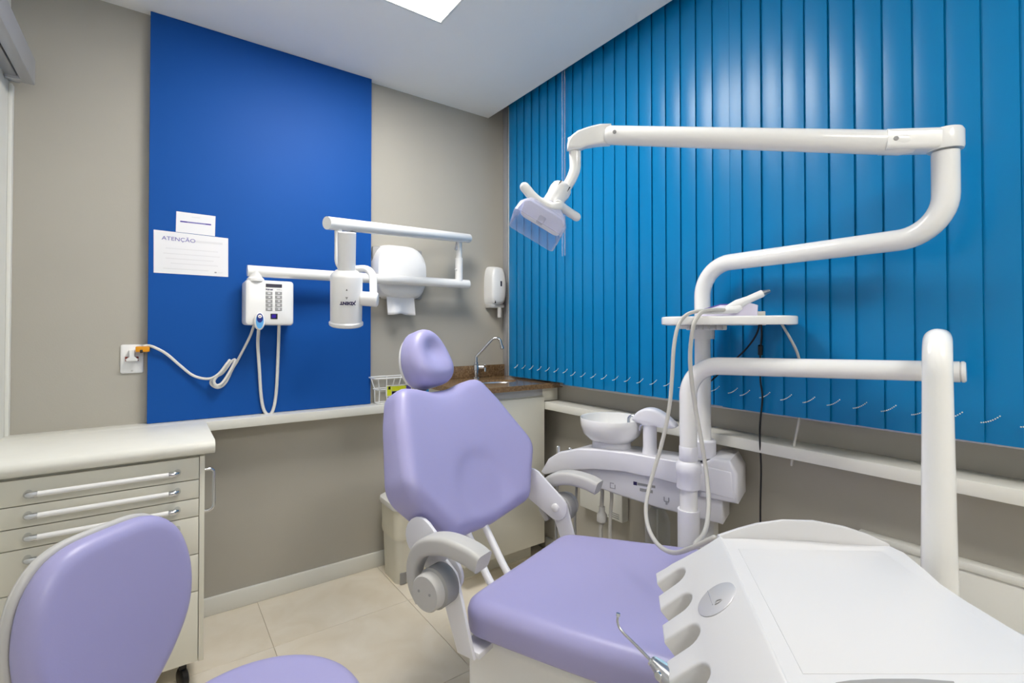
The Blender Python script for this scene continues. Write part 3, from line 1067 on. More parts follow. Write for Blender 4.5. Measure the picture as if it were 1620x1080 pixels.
# ================================================================== STOOL
Lr, Lf = Vector((rt.x, rt.y, 0)), Vector((math.sin(YAW), math.cos(YAW), 0))
def LF(lat, fwd, z): return Lr * lat + Lf * fwd + Vector((0, 0, z))
seatc = LF(-.505, .965, 0)
stl = thing('dental_stool', 'lavender upholstered dental stool with a grey-backed backrest', 'stool', (seatc.x, seatc.y, 0))
nb = (Lr * .985 - Lf * .17).normalized()
nb = (nb + Vector((0, 0, .10))).normalized()
ub = Vector((0, 0, 1)).cross(nb).normalized()     # along the backrest
vb = nb.cross(ub)
bc = LF(-.88, 1.07, .697)
prof = [(.19, .03), (.188, .09), (.17, .14), (.125, .182), (.06, .202), (0, .205), (-.06, .194), (-.11, .166), (-.155, .128), (-.19, .088), (-.215, .05)]
prof = [(z_, w_ * .91) for z_, w_ in prof]
half = [(w_, z) for z, w_ in prof]
top_ = [(0.0, .195)]
outl = [(w_, z) for z, w_ in prof] + [(-w_, z) for z, w_ in prof[::-1]]
outl = smooth_outline(outl, 2)
bm_ = frame(bc, ub, vb)
cushion('backrest', outl, .055, .03, M['vinyl'], stl, bm_, top=lambda u, v: .35 * (u * u) - .012, n=80)
cushion('backrest_shell', [(u * 1.03, v * 1.03) for u, v in outl], .022, .01, M['greypl'], stl, frame(bc - nb * .0225, ub, vb), n=80)
circ = [(.215 * math.cos(2 * math.pi * k / 48), .21 * math.sin(2 * math.pi * k / 48)) for k in range(48)]
cushion('seat', circ, .07, .035, M['vinyl'], stl, frame((seatc.x, seatc.y, .49), nb.cross(Vector((0, 0, 1))), (nb.x, nb.y, 0), (0, 0, 1)), top=lambda u, v: -.008 * math.exp(-(u * u + v * v) / .02), n=64)
cyl('seat_plate', (seatc.x, seatc.y, .455), (seatc.x, seatc.y, .491), .12, M['dark'], stl)
nh = Vector((nb.x, nb.y, 0)).normalized()
sweep('back_support', fillet([Vector((seatc.x, seatc.y, .466)) - nh * .05, Vector((seatc.x, seatc.y, .466)) - nh * .40, bc - nh * .052 + Vector((0, 0, -.03))], .06), 1, M['greypl'], stl, sect=rsect(.006, .02, .004))
lathe('gas_column', [(0, 0), (.026, 0), (.026, .16), (.016, .165), (.016, .37), (0, .37)], (seatc.x, seatc.y, .09), (0, 0, 1), M['chrome'], stl, 24)
for k in range(5):
    a = 2 * math.pi * k / 5 + .35
    dvec = Vector((math.cos(a), math.sin(a), 0))
    c0 = Vector((seatc.x, seatc.y, .1))
    sweep('base_leg', [c0 + dvec * .015, c0 + dvec * .25 - Vector((0, 0, .025))], [.018, .012], M['chrome'], stl, 12, cap='round')
    lathe('caster', [(0, -.014), (.022, -.014), (.027, -.008), (.027, .008), (.022, .014), (0, .014)], Vector((seatc.x, seatc.y, .0272)) + dvec * .26, dvec.cross(Vector((0, 0, 1))), M['black'], stl, 18)

# ================================================================== DENTAL CHAIR
PH = math.radians(20)
WX = Vector((math.cos(PH), math.sin(PH), 0))
LX = Vector((math.sin(PH), -math.cos(PH), 0))
W0C = 1.395
def K(w_, l, z): return WX * (W0C + w_) + LX * l + Vector((0, 0, z))
UP = Vector((0, 0, 1))
ch = thing('dental_chair', 'lavender upholstered dental chair with white side plates and grey armrests', 'dental chair', K(0, -.45, 0))
# seat cushion and leg rest
SZ = .545
TILT = .10                                        # the seat rises towards the feet
seat_o = [(-.23, -.925), (.22, -.905), (.262, -.90), (.298, -.87), (.31, -.80), (.325, -.60), (.335, -.35), (.33, -.10), (.325, -.03), (.30, .06), (.20, .10), (-.20, .10), (-.30, .06), (-.325, -.03), (-.33, -.10), (-.335, -.35), (-.325, -.60), (-.31, -.81), (-.303, -.885), (-.27, -.92)]
seat_o = smooth_outline(seat_o, 2)
smx = frame(K(0, 0, SZ - .095 + TILT * .88), WX, -(LX + UP * TILT), None)
if (smx.to_3x3() @ Vector((0, 0, 1))).z < 0: raise RuntimeError
def seat_top(u, v):
    l = -v
    return -.012 * math.exp(-((u / .2) ** 2 + ((l + .62) / .2) ** 2)) - (.25 * max(0, l + .05) ** 2)
cushion('seat', [(w_, -l) for w_, l in seat_o], .095, .042, M['vinyl'], ch, smx, top=seat_top, n=140, inner=18)
prism('seat_pan', [(w_ * .9, -.03 - (l + .03) * .96) for w_, l in seat_o], -.02, .002, M['plastic'], ch, smx)
# backrest
bl, bz = -.95, .60
tl = Vector((0, -.28, .495)).normalized()          # (w,l,z) direction up the backrest
VB = (LX * tl.y + UP * tl.z).normalized()
NB = WX.cross(VB)
if NB.dot(LX) < 0: NB = -NB
def fillet2(pts, rad):
    q = [Vector((p[0], p[1], 0)) for p in pts]
    o = []
    for i in range(len(q)):
        f3 = fillet([q[i - 1], q[i], q[(i + 1) % len(q)]], rad[i], 7)
        o += [(p.x, p.y) for p in f3[1:-1]]
    return o
bh = [((.07, .0), .3), ((.085, .225), .06), ((.275, .366), .09), ((.50, .280), .3), ((.614, .222), .06), ((.606, .13), .09), ((.592, .05), .1)]
poly = [((w_, s_), r_) for (s_, w_), r_ in bh[1:]] + [((-w_, s_), r_) for (s_, w_), r_ in bh[:0:-1]] + [((0, .07), .3)]
back_o = fillet2([p for p, r_ in poly], [r_ for p, r_ in poly])
bmx = frame(K(0, bl, bz) - NB * .10, WX, VB, NB)
def back_top(u, v):
    q = math.sqrt((u / .125) ** 2 + ((v - .205) / .115) ** 2)
    dent = 1 / (1 + math.exp((q - 1) * 9))
    return (.030 * (abs(u) / .3) ** 2.2 - .010 - .010 * dent
            - .018 * math.exp(-((u / .10) ** 2 + ((v - .60) / .06) ** 2)))
cushion('backrest', back_o, .10, .045, M['vinyl'], ch, bmx, top=back_top, n=140, inner=20)
prism('backrest_shell', [(w_ * .93, .35 + (s - .35) * .94) for w_, s in back_o], -.022, .004, M['plastic'], ch, bmx, bev=.008)
# headrest
hcen = K(.0, -1.315, 1.215)
HV = (LX * -.30 + UP * .954).normalized()
HN = WX.cross(HV)
if HN.dot(LX) < 0: HN = -HN
head_o = smooth_outline([(a_ * .93, b_) for a_, b_ in [(-.035, .118), (.035, .118), (.085, .075), (.112, .01), (.112, -.05), (.085, -.098), (.035, -.112), (-.035, -.112), (-.085, -.098), (-.112, -.05), (-.112, .01), (-.085, .075)]], 2)
def head_top(u, v):
    return -.022 * math.exp(-((u / .055) ** 2 + ((v - .03) / .055) ** 2)) + .01 * math.exp(-((v + .06) / .05) ** 2)
cushion('headrest', head_o, .10, .048, M['vinyl'], ch, frame(hcen - HN * .075, WX, HV, HN), top=head_top, n=72, inner=14)
hs_ = cushion('headrest_shell', [(u * .9, v * .9) for u, v in head_o], .03, .01, M['plastic'], ch, frame(hcen - HN * .098, WX, HV, HN), n=48)
box('headrest_stem', (-.03, -.30, -.012), (.03, -.02, .006), M['chrome'], ch, bev=.003, mx=frame(hcen - HN * .09, WX, HV, HN))
box('headrest_knob', (-.02, -.02, -.03), (.02, .02, 0), M['plastic'], ch, bev=.006, mx=frame(hcen - HN * .098 + HV * .03 + WX * .06, WX, HV, HN))
# arms and side plates
PL, PZ = -.945, .602                              # recline pivot (l, z)
def side_parts(s):
    wp = s * .318
    mx = frame(K(0, 0, 0), LX, UP, LX.cross(UP))  # u=l v=z n
    nsg = LX.cross(UP).dot(WX)
    def cap(p, q, ra, rb, n=10):
        p, q = Vector(p), Vector(q)
        d = (q - p).normalized()
        a0 = math.atan2(d.y, d.x)
        o = [(p.x + ra * math.cos(a0 + math.pi / 2 + math.pi * k / n), p.y + ra * math.sin(a0 + math.pi / 2 + math.pi * k / n)) for k in range(n + 1)]
        o += [(q.x + rb * math.cos(a0 - math.pi / 2 + math.pi * k / n), q.y + rb * math.sin(a0 - math.pi / 2 + math.pi * k / n)) for k in range(n + 1)]
        return o
    a, b = sorted(((wp - .006) * nsg, (wp + .006) * nsg))
    pl = prism('back_plate', cap((PL, PZ + .015), (PL - .115, PZ + .09), .05, .062), a, b, M['shell'], ch, mx, bev=.003)
    lathe('pivot_bolt', [(0, 0), (.016, 0), (.016, .006), (.011, .010), (0, .010)], K(wp - s * .006, PL, PZ + .015), WX * -s, M['plastic'], pl, 20)
    w2 = s * .332
    a, b = sorted(((w2 - .006) * nsg, (w2 + .006) * nsg))
    prism('seat_plate', [(PL - .038, PZ + .02), (PL + .0, PZ + .06), (PL + .04, PZ + .03), (PL + .095, SZ - .10), (PL + .105, SZ - .13), (PL + .045, SZ - .13)], a, b, M['shell'], ch, mx, bev=.003)
    q0, q1 = sorted((s * .326, s * .20))
    box('seat_bracket', (q0, PL + .045, SZ - .131), (q1, PL + .115, SZ - .114), M['shell'], ch, mx=frame(K(0, 0, 0), WX, LX, UP) if WX.cross(LX).dot(UP) > 0 else Matrix((tuple(WX) + (0,), tuple(LX) + (0,), tuple(UP) + (0,), (0, 0, 0, 1))).transposed() @ Matrix.Translation((W0C, 0, 0)), bev=.003)
    # pivot drum
    lathe('arm_drum', [(0, 0), (.052, 0), (.056, .004), (.056, .05), (.05, .056), (0, .056)], K(s * .338, PL, PZ), WX * s, M['shade'], ch, 32)
    dr = lathe('drum_cap', [(0, 0), (.05, 0), (.05, .022), (.046, .027), (0, .029)], K(s * .394, PL, PZ), WX * s, M['greypl'], ch, 32)
    for k in (-1, 1):
        cyl('screw', K(s * .421, PL + k * .02, PZ + .004), K(s * .4242, PL + k * .02, PZ + .004), .004, M['shade'], dr, 10)
    # curved arm pad
    wa = s * .368
    pth = [(PL - .066, PZ - .065), (PL - .088, PZ - .02), (PL - .085, PZ + .045), (PL - .045, PZ + .10), (PL + .03, PZ + .125), (PL + .11, PZ + .122), (PL + .16, PZ + .108)]
    pth = spline([K(wa, l, z) for l, z in pth], 6)
    n = len(pth)
    sec = rsect(.8, 1.0, .42, 4)
    rr = [(.014 + .018 * min(1, i / (n * .55))) if i < n - 2 else .031 for i in range(n)]
    sweep('armrest', pth, rr, M['greypl'], ch, sect=sec, upref=None, smooth=50, cap='flat')
for s in (-1, 1): side_parts(s)
# recline struts and base
for w_ in (-.12, -.03):
    sweep('recline_strut', [K(w_, -1.08, .70), K(w_ - .015, -.95, .535), K(w_ - .03, -.82, .40)], .0125, M['plastic'], ch, 14)
kmx = Matrix((tuple(WX) + (0,), tuple(LX) + (0,), tuple(UP) + (0,), (0, 0, 0, 1))).transposed() @ Matrix.Translation((W0C, 0, 0))
box('base_cover', (-.265, -.93, .10), (.265, -.47, SZ - .10), M['plastic'], ch, bev=.03, seg=4, mx=kmx)
box('lift_mechanism', (-.16, -.48, .20), (.16, -.02, SZ - .06), M['black'], ch, bev=.01, mx=kmx)
box('base_plate', (-.275, -.94, 0), (.275, .02, .105), M['plastic'], ch, bev=.02, seg=3, mx=kmx)

# ================================================================== CUSPIDOR UNIT
cu = thing('cuspidor_unit', 'white cuspidor unit with an arched fascia beside the dental chair', 'cuspidor', K(.55, -.72, 0))
cmx = frame(K(0, 0, 0), LX, UP)                  # u=l v=z n = LX x UP
sg = cmx.to_3x3() @ Vector((0, 0, 1))
sg = 1 if sg.dot(WX) > 0 else -1
def slabw(name, pts, wa, wb, m, parent, bev=.006, seg=3):
    a, b = sorted((wa * sg, wb * sg))
    return prism(name, pts, a, b, m, parent, cmx, bev=bev, seg=seg)
FW = .525                                        # fascia plane (rel. to the chair centre line)
top = [(-1.14, .675), (-1.10, .74), (-1.05, .775), (-.95, .805), (-.85, .815), (-.72, .818), (-.55, .815), (-.42, .812), (-.335, .805)]
bot = [(-.325, .705), (-.45, .716), (-.60, .733), (-.75, .738), (-.88, .727), (-1.0, .703), (-1.12, .665)]
slabw('fascia', top + bot, FW, FW + .035, M['shell'], cu, .006)
slabw('deck', [(-1.11, .70), (-1.06, .755), (-.95, .795), (-.80, .808), (-.335, .806), (-.335, .74), (-1.05, .705)], FW + .03, FW + .185, M['shell'], cu, .008)
slabw('lower_body', [(-1.0, .735), (-.37, .735), (-.37, .60), (-.60, .612), (-.80, .635), (-.95, .66)], FW + .018, FW + .16, M['shell'], cu, .008)
slabw('end_block', [(-.40, .845), (-.34, .845), (-.315, .80), (-.315, .69), (-.45, .69), (-.46, .80)], FW + .002, FW + .19, M['shell'], cu, .012)
# marks on the lower body
def mpt(l, z): return K(FW + .0175, l, z)
def mfr(l, z): return frame(mpt(l, z), LX, UP) if LX.cross(UP).dot(WX) < 0 else frame(mpt(l, z), -LX, UP)
cc = K(FW + .0175, 0, 0)
sgn_l = 1
for (u0, v0, u1, v1, mm) in ((-.012, -.012, -.009, .012, 'inkg'), (.009, -.012, .012, .006, 'inkg'), (-.012, -.012, .012, -.009, 'inkg'), (-.012, .009, .006, .012, 'inkg')):
    box('icon_mark', (u0, v0, 0), (u1, v1, .0008), M[mm], cu, mx=mfr(-.80, .668))
for u0, v0, u1, v1, mm in ((-.045, .006, -.03, .020, 'navy'), (-.028, .008, .045, .018, 'shade'), (-.018, -.014, .035, -.002, 'shade')):
    box('print_plate', (u0, v0, 0), (u1, v1, .0008), M[mm], cu, mx=mfr(-.665, .682))
for u0, v0, u1, v1 in ((-.012, .0, -.008, .015), (.006, .0, .010, .015), (-.010, -.004, .008, 0), (-.004, -.014, .002, -.004)):
    box('cup_mark', (u0, v0, 0), (u1, v1, .0008), M['inkg'], cu, mx=mfr(-.575, .648))
# bowl
bo = K(.64, -.845, .80)
lathe('bowl_neck', [(0, 0), (.085, 0), (.083, .03), (.08, .045), (0, .045)], bo, UP, M['shell'], cu, 40)
lathe('bowl', [(.05, .035), (.095, .04), (.122, .065), (.134, .10), (.137, .132), (.135, .136), (.131, .134), (.126, .105), (.11, .072), (.07, .056), (.02, .05), (0, .05)], bo, UP, M['gloss'], cu, 48)
# water spout
so_ = K(.615, -.665, .805)
lathe('spout_stem', [(0, 0), (.034, 0), (.031, .01), (.028, .03), (.028, .14), (0, .14)], so_, UP, M['shell'], cu, 28)
slabw('spout_hood', smooth_outline([(-.735, .935), (-.735, .955), (-.70, .99), (-.655, 1.0), (-.61, .985), (-.57, .955), (-.545, .925), (-.60, .925), (-.66, .925)], 2), .585, .645, M['shell'], cu, .012)
sweep('spout_tube', fillet([K(.615, -.72, .955), K(.615, -.757, .955), K(.615, -.757, .92)], .018), .006, M['chrome'], cu, 12)
sweep('spout_tube', fillet([K(.60, -.63, .93), K(.60, -.70, .925), K(.60, -.705, .90)], .012), .0045, M['chrome'], cu, 12)
for l in (-.52, -.45):
    box('deck_button', (-.01, -.006, 0), (.01, .006, .004), M['lcd'], cu, mx=frame(K(.60, l, .806), LX, -WX, UP), bev=.001)
for l in (-1.09, -1.03):
    cyl('holder_peg', K(.60, l, .735), K(.60, l, .785), .008, M['chrome'], cu, 12)
# suction hoses
for l, wv, r, mm, zt_ in ((-.875, .60, .0085, 'hose', .66), (-.825, .585, .0075, 'hose', .64), (-1.085, .575, .006, 'shade', .70), (-1.0, .60, .006, 'shade', .70)):
    sweep('suction_hose', spline([K(wv, l, zt_), K(wv, l + .003, .60), K(wv - .002, l - .004, .45), K(wv + .004, l + .01, .25), K(wv + .01, l + .05, .12), K(wv, l + .16, .105)], 6), r, M[mm], cu, 12)
lathe('suction_valve', [(0, 0), (.010, 0), (.022, .012), (.022, .04), (.013, .055), (.013, .075), (0, .075)], K(.60, -.874, .475), UP, M['greypl'], cu, 20)
# water bottle
lathe('water_bottle', [(0, 0), (.045, 0), (.05, .008), (.05, .15), (.045, .175), (.028, .205), (.022, .21), (.022, .225), (0, .225)], K(.60, -.63, .385), UP, M['glass'], cu, 32)
cyl('bottle_tube', K(.60, -.63, .40), K(.60, -.63, .61), .0035, M['hose'], cu, 8)
cyl('bottle_cap', K(.60, -.63, .597), K(.60, -.63, .625), .03, M['shade'], cu, 24)
# floor support of the unit
box('support_column', (.60, -.53, .06), (.68, -.41, .66), M['plastic'], cu, bev=.01, mx=kmx)
box('support_foot', (.285, -.55, 0), (.70, -.39, .06), M['plastic'], cu, bev=.015, seg=3, mx=kmx)

# junction box on the window wall
jb = thing('junction_box', 'white vented cover box on the wall behind the cuspidor', 'cover box', (XB, 1.75, .36))
box('cover', (XB - .05, 1.63, .37), (XB - .001, 1.93, .66), M['white'], jb, bev=.008)
for k in range(3):
    box('vent_slot', (XB - .0515, 1.65, .385 + k * .010), (XB - .049, 1.72 - k * .012, .388 + k * .010), M['shade'], jb)

# ================================================================== OPERATING LIGHT
pc = P(1112, 650, d=1.885)
pc.z = 0
ol_ = thing('operating_light', 'white dental operating light on a long double-bent arm', 'operating light', (pc.x, pc.y, .84))
TR = .0295
zl = P(1160, 419, d=1.87).z
e1 = P(1497, 376, d=1.27)
e1.z = zl
top1 = P(1497, 240, d=1.27); top1.x, top1.y = e1.x, e1.y
pth = fillet([Vector((pc.x, pc.y, .84)), Vector((pc.x, pc.y, zl)), e1, top1], [.12, .17], 12)
sweep('pole', pth, TR, M['gloss'], ol_, 28)
lathe('pole_collar', [(0, 0), (.045, 0), (.047, .004), (.047, .06), (.04, .066), (0, .066)], (pc.x, pc.y, .835), UP, M['shell'], ol_, 32)
# spring arm
pR = P(1497, 222, d=1.27); pR.x, pR.y = e1.x, e1.y
pLft = P(935, 214, d=1.60)
dA = (pLft - pR).normalized()
lathe('elbow_cap', [(0, -.026), (.037, -.026), (.039, -.02), (.039, .02), (.035, .028), (0, .031)], pR, UP, M['gloss'], ol_, 32)
aR = P(1425, 226, d=1.30); aL = P(965, 214, d=1.585)
sa = rsect(1.0, 1.0, .95, 8)
sweep('spring_arm', [aR + (aR - aL).normalized() * .03, aR, aL, aL + (aL - aR).normalized() * .012], [.026, .0325, .0300, .024], M['gloss'], ol_, 28, smooth=50)
sweep('elbow_link', [pR, aR + (aL - aR).normalized() * .04], 1, M['gloss'], ol_, sect=rsect(.0275, .033, .012), upref=UP)
for p_, q_ in ((aR, aL), (aL, aR)):
    d2 = (q_ - p_).normalized()
    sd = d2.cross(UP).normalized()
    if sd.dot(CAM - p_) < 0: sd = -sd
    c0 = p_ + d2 * .02
    cyl('arm_screw', c0 + sd * .029, c0 + sd * .0335, .006, M['shade'], ol_, 12)
# joint at the lamp end
jl = P(908, 218, d=1.615)
jc = P(930, 215, d=1.60)
jm = frame(jc, Lr, UP)
jp = [(966, 198), (948, 198.5), (930, 203), (913, 209), (903, 217), (897.5, 226), (897.5, 237), (918, 237), (927, 233.5), (948, 230), (966, 229)]
prism('joint_arm', [((x_ - 930) / FPX * 1.6, (215 - y_) / FPX * 1.6) for x_, y_ in jp[::-1]], -.021, .021, M['gloss'], ol_, jm, bev=.009, seg=4, smooth=60)
yv = P(909, 238, d=1.615)
sweep('drop_tube', spline([jl, P(909, 232, d=1.615), P(910, 252, d=1.615), P(909, 270, d=1.61), P(900, 290, d=1.60), P(888, 306, d=1.59)], 6), [.021, .0165], M['gloss'], ol_, 20)
# lamp head
hl = P(884, 305, d=1.585)
fcd = P(848, 360, d=1.53)
ax = (fcd - hl).normalized()
lathe('head_knuckle', [(0, -.03), (.024, -.03), (.034, -.02), (.036, -.005), (.032, .02), (.031, .05), (.028, .06), (0, .06)], hl, ax, M['plastic'], ol_, 28)
for k in range(6):
    a = 2 * math.pi * k / 6
    o1 = ax.orthogonal().normalized()
    o2 = ax.cross(o1)
    dv = o1 * math.cos(a) + o2 * math.sin(a)
    box('knuckle_slot', (-.0015, -.010, -.001), (.0015, .010, .0012), M['black'], ol_, mx=frame(hl + dv * .0345 - ax * .012, dv.cross(ax), ax, dv))
# handle, a shallow V across the knuckle
h0, h1 = P(830, 296, d=1.53), P(912, 343, d=1.60)
hm_ = P(868, 328, d=1.515)
sweep('handle', spline([h0, P(846, 314, d=1.52), hm_, P(884, 326, d=1.525)], 6), .0155, M['plastic'], ol_, 18, cap='round')
sweep('handle', spline([P(884, 324, d=1.54), P(898, 334, d=1.58), h1], 6), .0145, M['plastic'], ol_, 18, cap='round')
cyl('handle_hub', P(880, 328, d=1.57), P(883, 324, d=1.515), .016, M['plastic'], ol_, 18)
# clear hood: rectangular bell opening along ax
long_ = (P(885, 390, d=1.52) - P(812, 350, d=1.52)); long_ = (long_ - ax * long_.dot(ax)).normalized()
sh_ = ax.cross(long_)
def hring(h, a, b, r): return [hl + ax * h + long_ * p[0] + sh_ * p[1] for p in rsect(a, b, r, 5)]
def hood_rings(e): return [hring(.055 + e, .025 - e, .022 - e, .016), hring(.075 + e, .05 - e, .04 - e, .028), hring(.10 + e * .5, .07 - e, .052 - e, .028), hring(.13, .083 - e, .058 - e, .018), hring(.168, .083 - e, .058 - e, .014)]
hood = loft('clear_hood', hood_rings(0) + hood_rings(.0022)[::-1], M['clear'], ol_, 40, caps=False)
loft('reflector', [hring(.052, .02, .018, .014), hring(.074, .046, .036, .026), hring(.098, .064, .047, .026), hring(.115, .072, .050, .02), hring(.112, .066, .046, .02)], M['mirror'], ol_, 40)
loft('bulb_holder', [hring(.11, .012, .008, .004), hring(.135, .011, .007, .004)], M['badge'], ol_, 40)
box('hood_vent', (-.012, -.002, 0), (.012, .002, .002), M['black'], ol_, mx=frame(hl + ax * .088 - long_ * .045 + (-sh_ if sh_.dot(CAM - hl) < 0 else sh_) * .042, long_, ax))

# ================================================================== BRACKET TRAY ON THE COLUMN
ZT = 1.352
def TPx(x, dd): 
    p = P(x, 508, d=dd); p.z = ZT; return p
tw = thing('bracket_tray', 'small white bracket tray clamped to the operating light pole', 'tray', (pc.x, pc.y, ZT - .03))
tl_, tr_ = TPx(1052, 1.80), TPx(1255, 1.64)
tu = (tr_ - tl_).normalized()
tv = UP.cross(tu)
tc_ = (tl_ + tr_) / 2
hw_ = (tr_ - tl_).length / 2
tout = rrect(0, 0, hw_, .13, .07, 8)
if tv.dot(Vector((pc.x, pc.y, ZT)) - tc_) < 0: tv = -tv
tmx = frame(tc_, tu, tv)
nz = (tmx.to_3x3() @ Vector((0, 0, 1))).z
def tz(a, b): return (a, b) if nz > 0 else (-b, -a)
prism('tray_floor', [(p[0] * .97, p[1] * .95) for p in tout], *tz(-.012, -.006), M['plastic'], tw, tmx)
sweep('tray_rim', [tmx @ Vector((p[0], p[1], 0)) for p in tout], 1, M['gloss'], tw, sect=rsect(.0145, .006, .005, 3), upref=UP, closed=True)
loc_p = tmx.inverted() @ Vector((pc.x, pc.y, ZT))
px0, py0 = loc_p.x, loc_p.y
box('clamp_plate', (px0 - .055, py0 - .10, tz(-.032, -.012)[0]), (px0 + .085, py0 + .02, tz(-.032, -.012)[1]), M['plastic'], tw, bev=.004, mx=tmx)
for k in range(6):
    xx = px0 - .04 + k * .022
    box('clamp_rib', (xx - .002, py0 - .125, tz(-.030, -.012)[0]), (xx + .002, py0 - .10, tz(-.030, -.012)[1]), M['greypl'], tw, mx=tmx)
lathe('clamp_ring', [(.031, 0), (.044, 0), (.044, .05), (.031, .05)], (pc.x, pc.y, ZT - .066), UP, M['plastic'], tw, 28)
cyl('clamp_knob', TPx(1082, 1.72) + Vector((0, 0, -.028)), TPx(1082, 1.72) + Vector((0, 0, -.015)), .016, M['plastic'], tw, 16)

# curing device on the tray
cb = thing('curing_light_base', 'pale lavender charging base lying on the bracket tray', 'charging base', tc_ + tu * -.03 + Vector((0, 0, -.005)))
bo_ = TPx(1150, 1.715)
ud = (TPx(1188, 1.68) - TPx(1112, 1.75)).normalized()
vd = UP.cross(ud)
dmx = frame(bo_ + Vector((0, 0, -.0055)), ud, UP)
M['lav'] = mat('pale_lavender_plastic', (226, 220, 240), .35, var=.01, vscale=8)
prism('body', [(-.10, 0), (.095, 0), (.098, .058), (.075, .066), (.045, .060), (-.02, .060), (-.10, .034)], -.035, .035, M['lav'], cb, dmx, bev=.006)
prism('top_pad', [(-.085, .0415), (-.02, .0605), (.04, .0615), (.04, .064), (-.02, .064), (-.085, .045)], -.028, .028, M['violet'], cb, dmx)
cyl('end_plug', dmx @ Vector((.095, .028, 0)), dmx @ Vector((.12, .028, 0)), .010, M['beige'], cb, 14)
sweep('clip_mark', [dmx @ Vector((.05, .018, .0355)), dmx @ Vector((.062, .018, .0358)), dmx @ Vector((.062, .006, .0358)), dmx @ Vector((.05, .006, .0355))], .0015, M['shade'], cb, 6)
hp = thing('handpiece', 'white handpiece with a steel tip leaning on the charging base', 'handpiece', dmx @ Vector((0, .03, .045)))
a0, a1 = P(1150, 489, d=1.665), P(1206, 464, d=1.655)
sweep('body', [a0, a0.lerp(a1, .3), a0.lerp(a1, .6), a1], [.012, .017, .013, .0125], M['plastic'], hp, 18)
sweep('tip', [a1, P(1212, 462, d=1.654), P(1218, 460, d=1.653)], [.011, .0085, .006], M['steel'], hp, 14)
hp2 = thing('scaler_handpiece', 'white cabled handpiece lying along the charging base', 'handpiece', P(1140, 492, d=1.66))
sweep('body', [P(1105, 494, d=1.68), P(1130, 492, d=1.665), P(1166, 489, d=1.65), P(1172, 486, d=1.65)], [.007, .011, .013, .009], M['plastic'], hp2, 16)

# hanging cables
cable('white_hose', 'white instrument hose hanging in a long loop from the bracket tray edge',
      [P(1130, 491, d=1.665), P(1105, 492, d=1.64), P(1086, 498, d=1.62), P(1073, 515, d=1.60), P(1066, 550, d=1.59), P(1063, 600, d=1.58), P(1058, 650, d=1.57), P(1046, 705, d=1.56), P(1030, 760, d=1.54), P(1022, 800, d=1.50), P(1026, 835, d=1.45), P(1042, 862, d=1.38), P(1066, 874, d=1.30), P(1095, 866, d=1.22), P(1130, 850, d=1.16)], .0062, M['hose'], 'hose')
cable('white_hose', 'white instrument hose hanging beside the bent column from the bracket tray',
      [P(1150, 490, d=1.655), P(1118, 491, d=1.635), P(1104, 500, d=1.61), P(1096, 520, d=1.60), P(1092, 560, d=1.60), P(1094, 600, d=1.60), P(1101, 650, d=1.60), P(1110, 700, d=1.58), P(1117, 745, d=1.56), P(1121, 790, d=1.5), P(1119, 825, d=1.45), P(1113, 845, d=1.40), P(1100, 860, d=1.36)], .0068, M['hose'], 'hose')
blk = cable('black_cable', 'thin black cable with an inline connector hanging below the bracket tray',
      [P(1204, 511, d=1.70), P(1205, 530, d=1.71), P(1203, 555, d=1.73), P(1203, 600, d=1.75), P(1206, 630, d=1.76), P(1202, 680, d=1.77), P(1204, 740, d=1.78), P(1203, 800, d=1.78), P(1203, 900, d=1.78)], .0032, M['black'])
cyl('inline_connector', P(1203, 546, d=1.725), P(1203, 561, d=1.735), .0085, M['black'], blk, 12)
cable('black_cable', 'thin black cable sloping from the bracket tray behind the bent column',
      [P(1202, 511, d=1.71), P(1196, 530, d=1.74), P(1180, 552, d=1.78), P(1150, 580, d=1.84), P(1122, 605, d=1.92), P(1100, 625, d=1.95), P(1092, 660, d=1.96), P(1090, 700, d=1.95), P(1090, 718, d=1.95)], .0032, M['black'])
cable('clear_hose', 'translucent thin hose hanging free from the bracket tray',
      [P(1236, 511, d=1.66), P(1250, 535, d=1.67), P(1262, 560, d=1.68), P(1268, 590, d=1.69), P(1268, 630, d=1.70), P(1264, 665, d=1.70), P(1257, 700, d=1.70), P(1252, 735, d=1.70)], .0045, M['hose'], 'hose')

# ================================================================== DELIVERY UNIT
fc = P(1089, 700, d=1.79)
du = thing('delivery_unit', 'white moulded dental delivery unit on a bent tube arm', 'delivery unit', (fc.x, fc.y, 0))
zbar = P(1180, 580, d=1.72).z
bR = P(1519, 588, d=1.27)
pth = fillet([Vector((fc.x, fc.y, .60)), Vector((fc.x, fc.y, zbar)), bR], .115, 14)
sweep('arm_tube', pth, [.031] * 16 + [.0275], M['gloss'], du, 28)
cyl('arm_end_cap', bR, bR + (bR - Vector((fc.x, fc.y, zbar))).normalized() * .012, .0278, M['gloss'], du, 28, bev=.3)
lathe('column', [(0, 0), (.12, 0), (.12, .012), (.05, .03), (.039, .05), (.039, .665), (0, .665)], (fc.x, fc.y, 0), UP, M['shell'], du, 32)
zc_ = P(1085, 762, d=1.79).z
lathe('column_collar', [(0, 0), (.0415, 0), (.0415, .05), (.0445, .056), (.0445, .085), (.038, .094), (.0325, .098), (0, .098)], (fc.x, fc.y, zc_ - .02), UP, M['shell'], du, 32)
lathe('column_ring', [(.0312, 0), (.0325, .002), (.0325, .05), (.0312, .052)], (fc.x, fc.y, zc_ + .08), UP, M['shell'], du, 32)
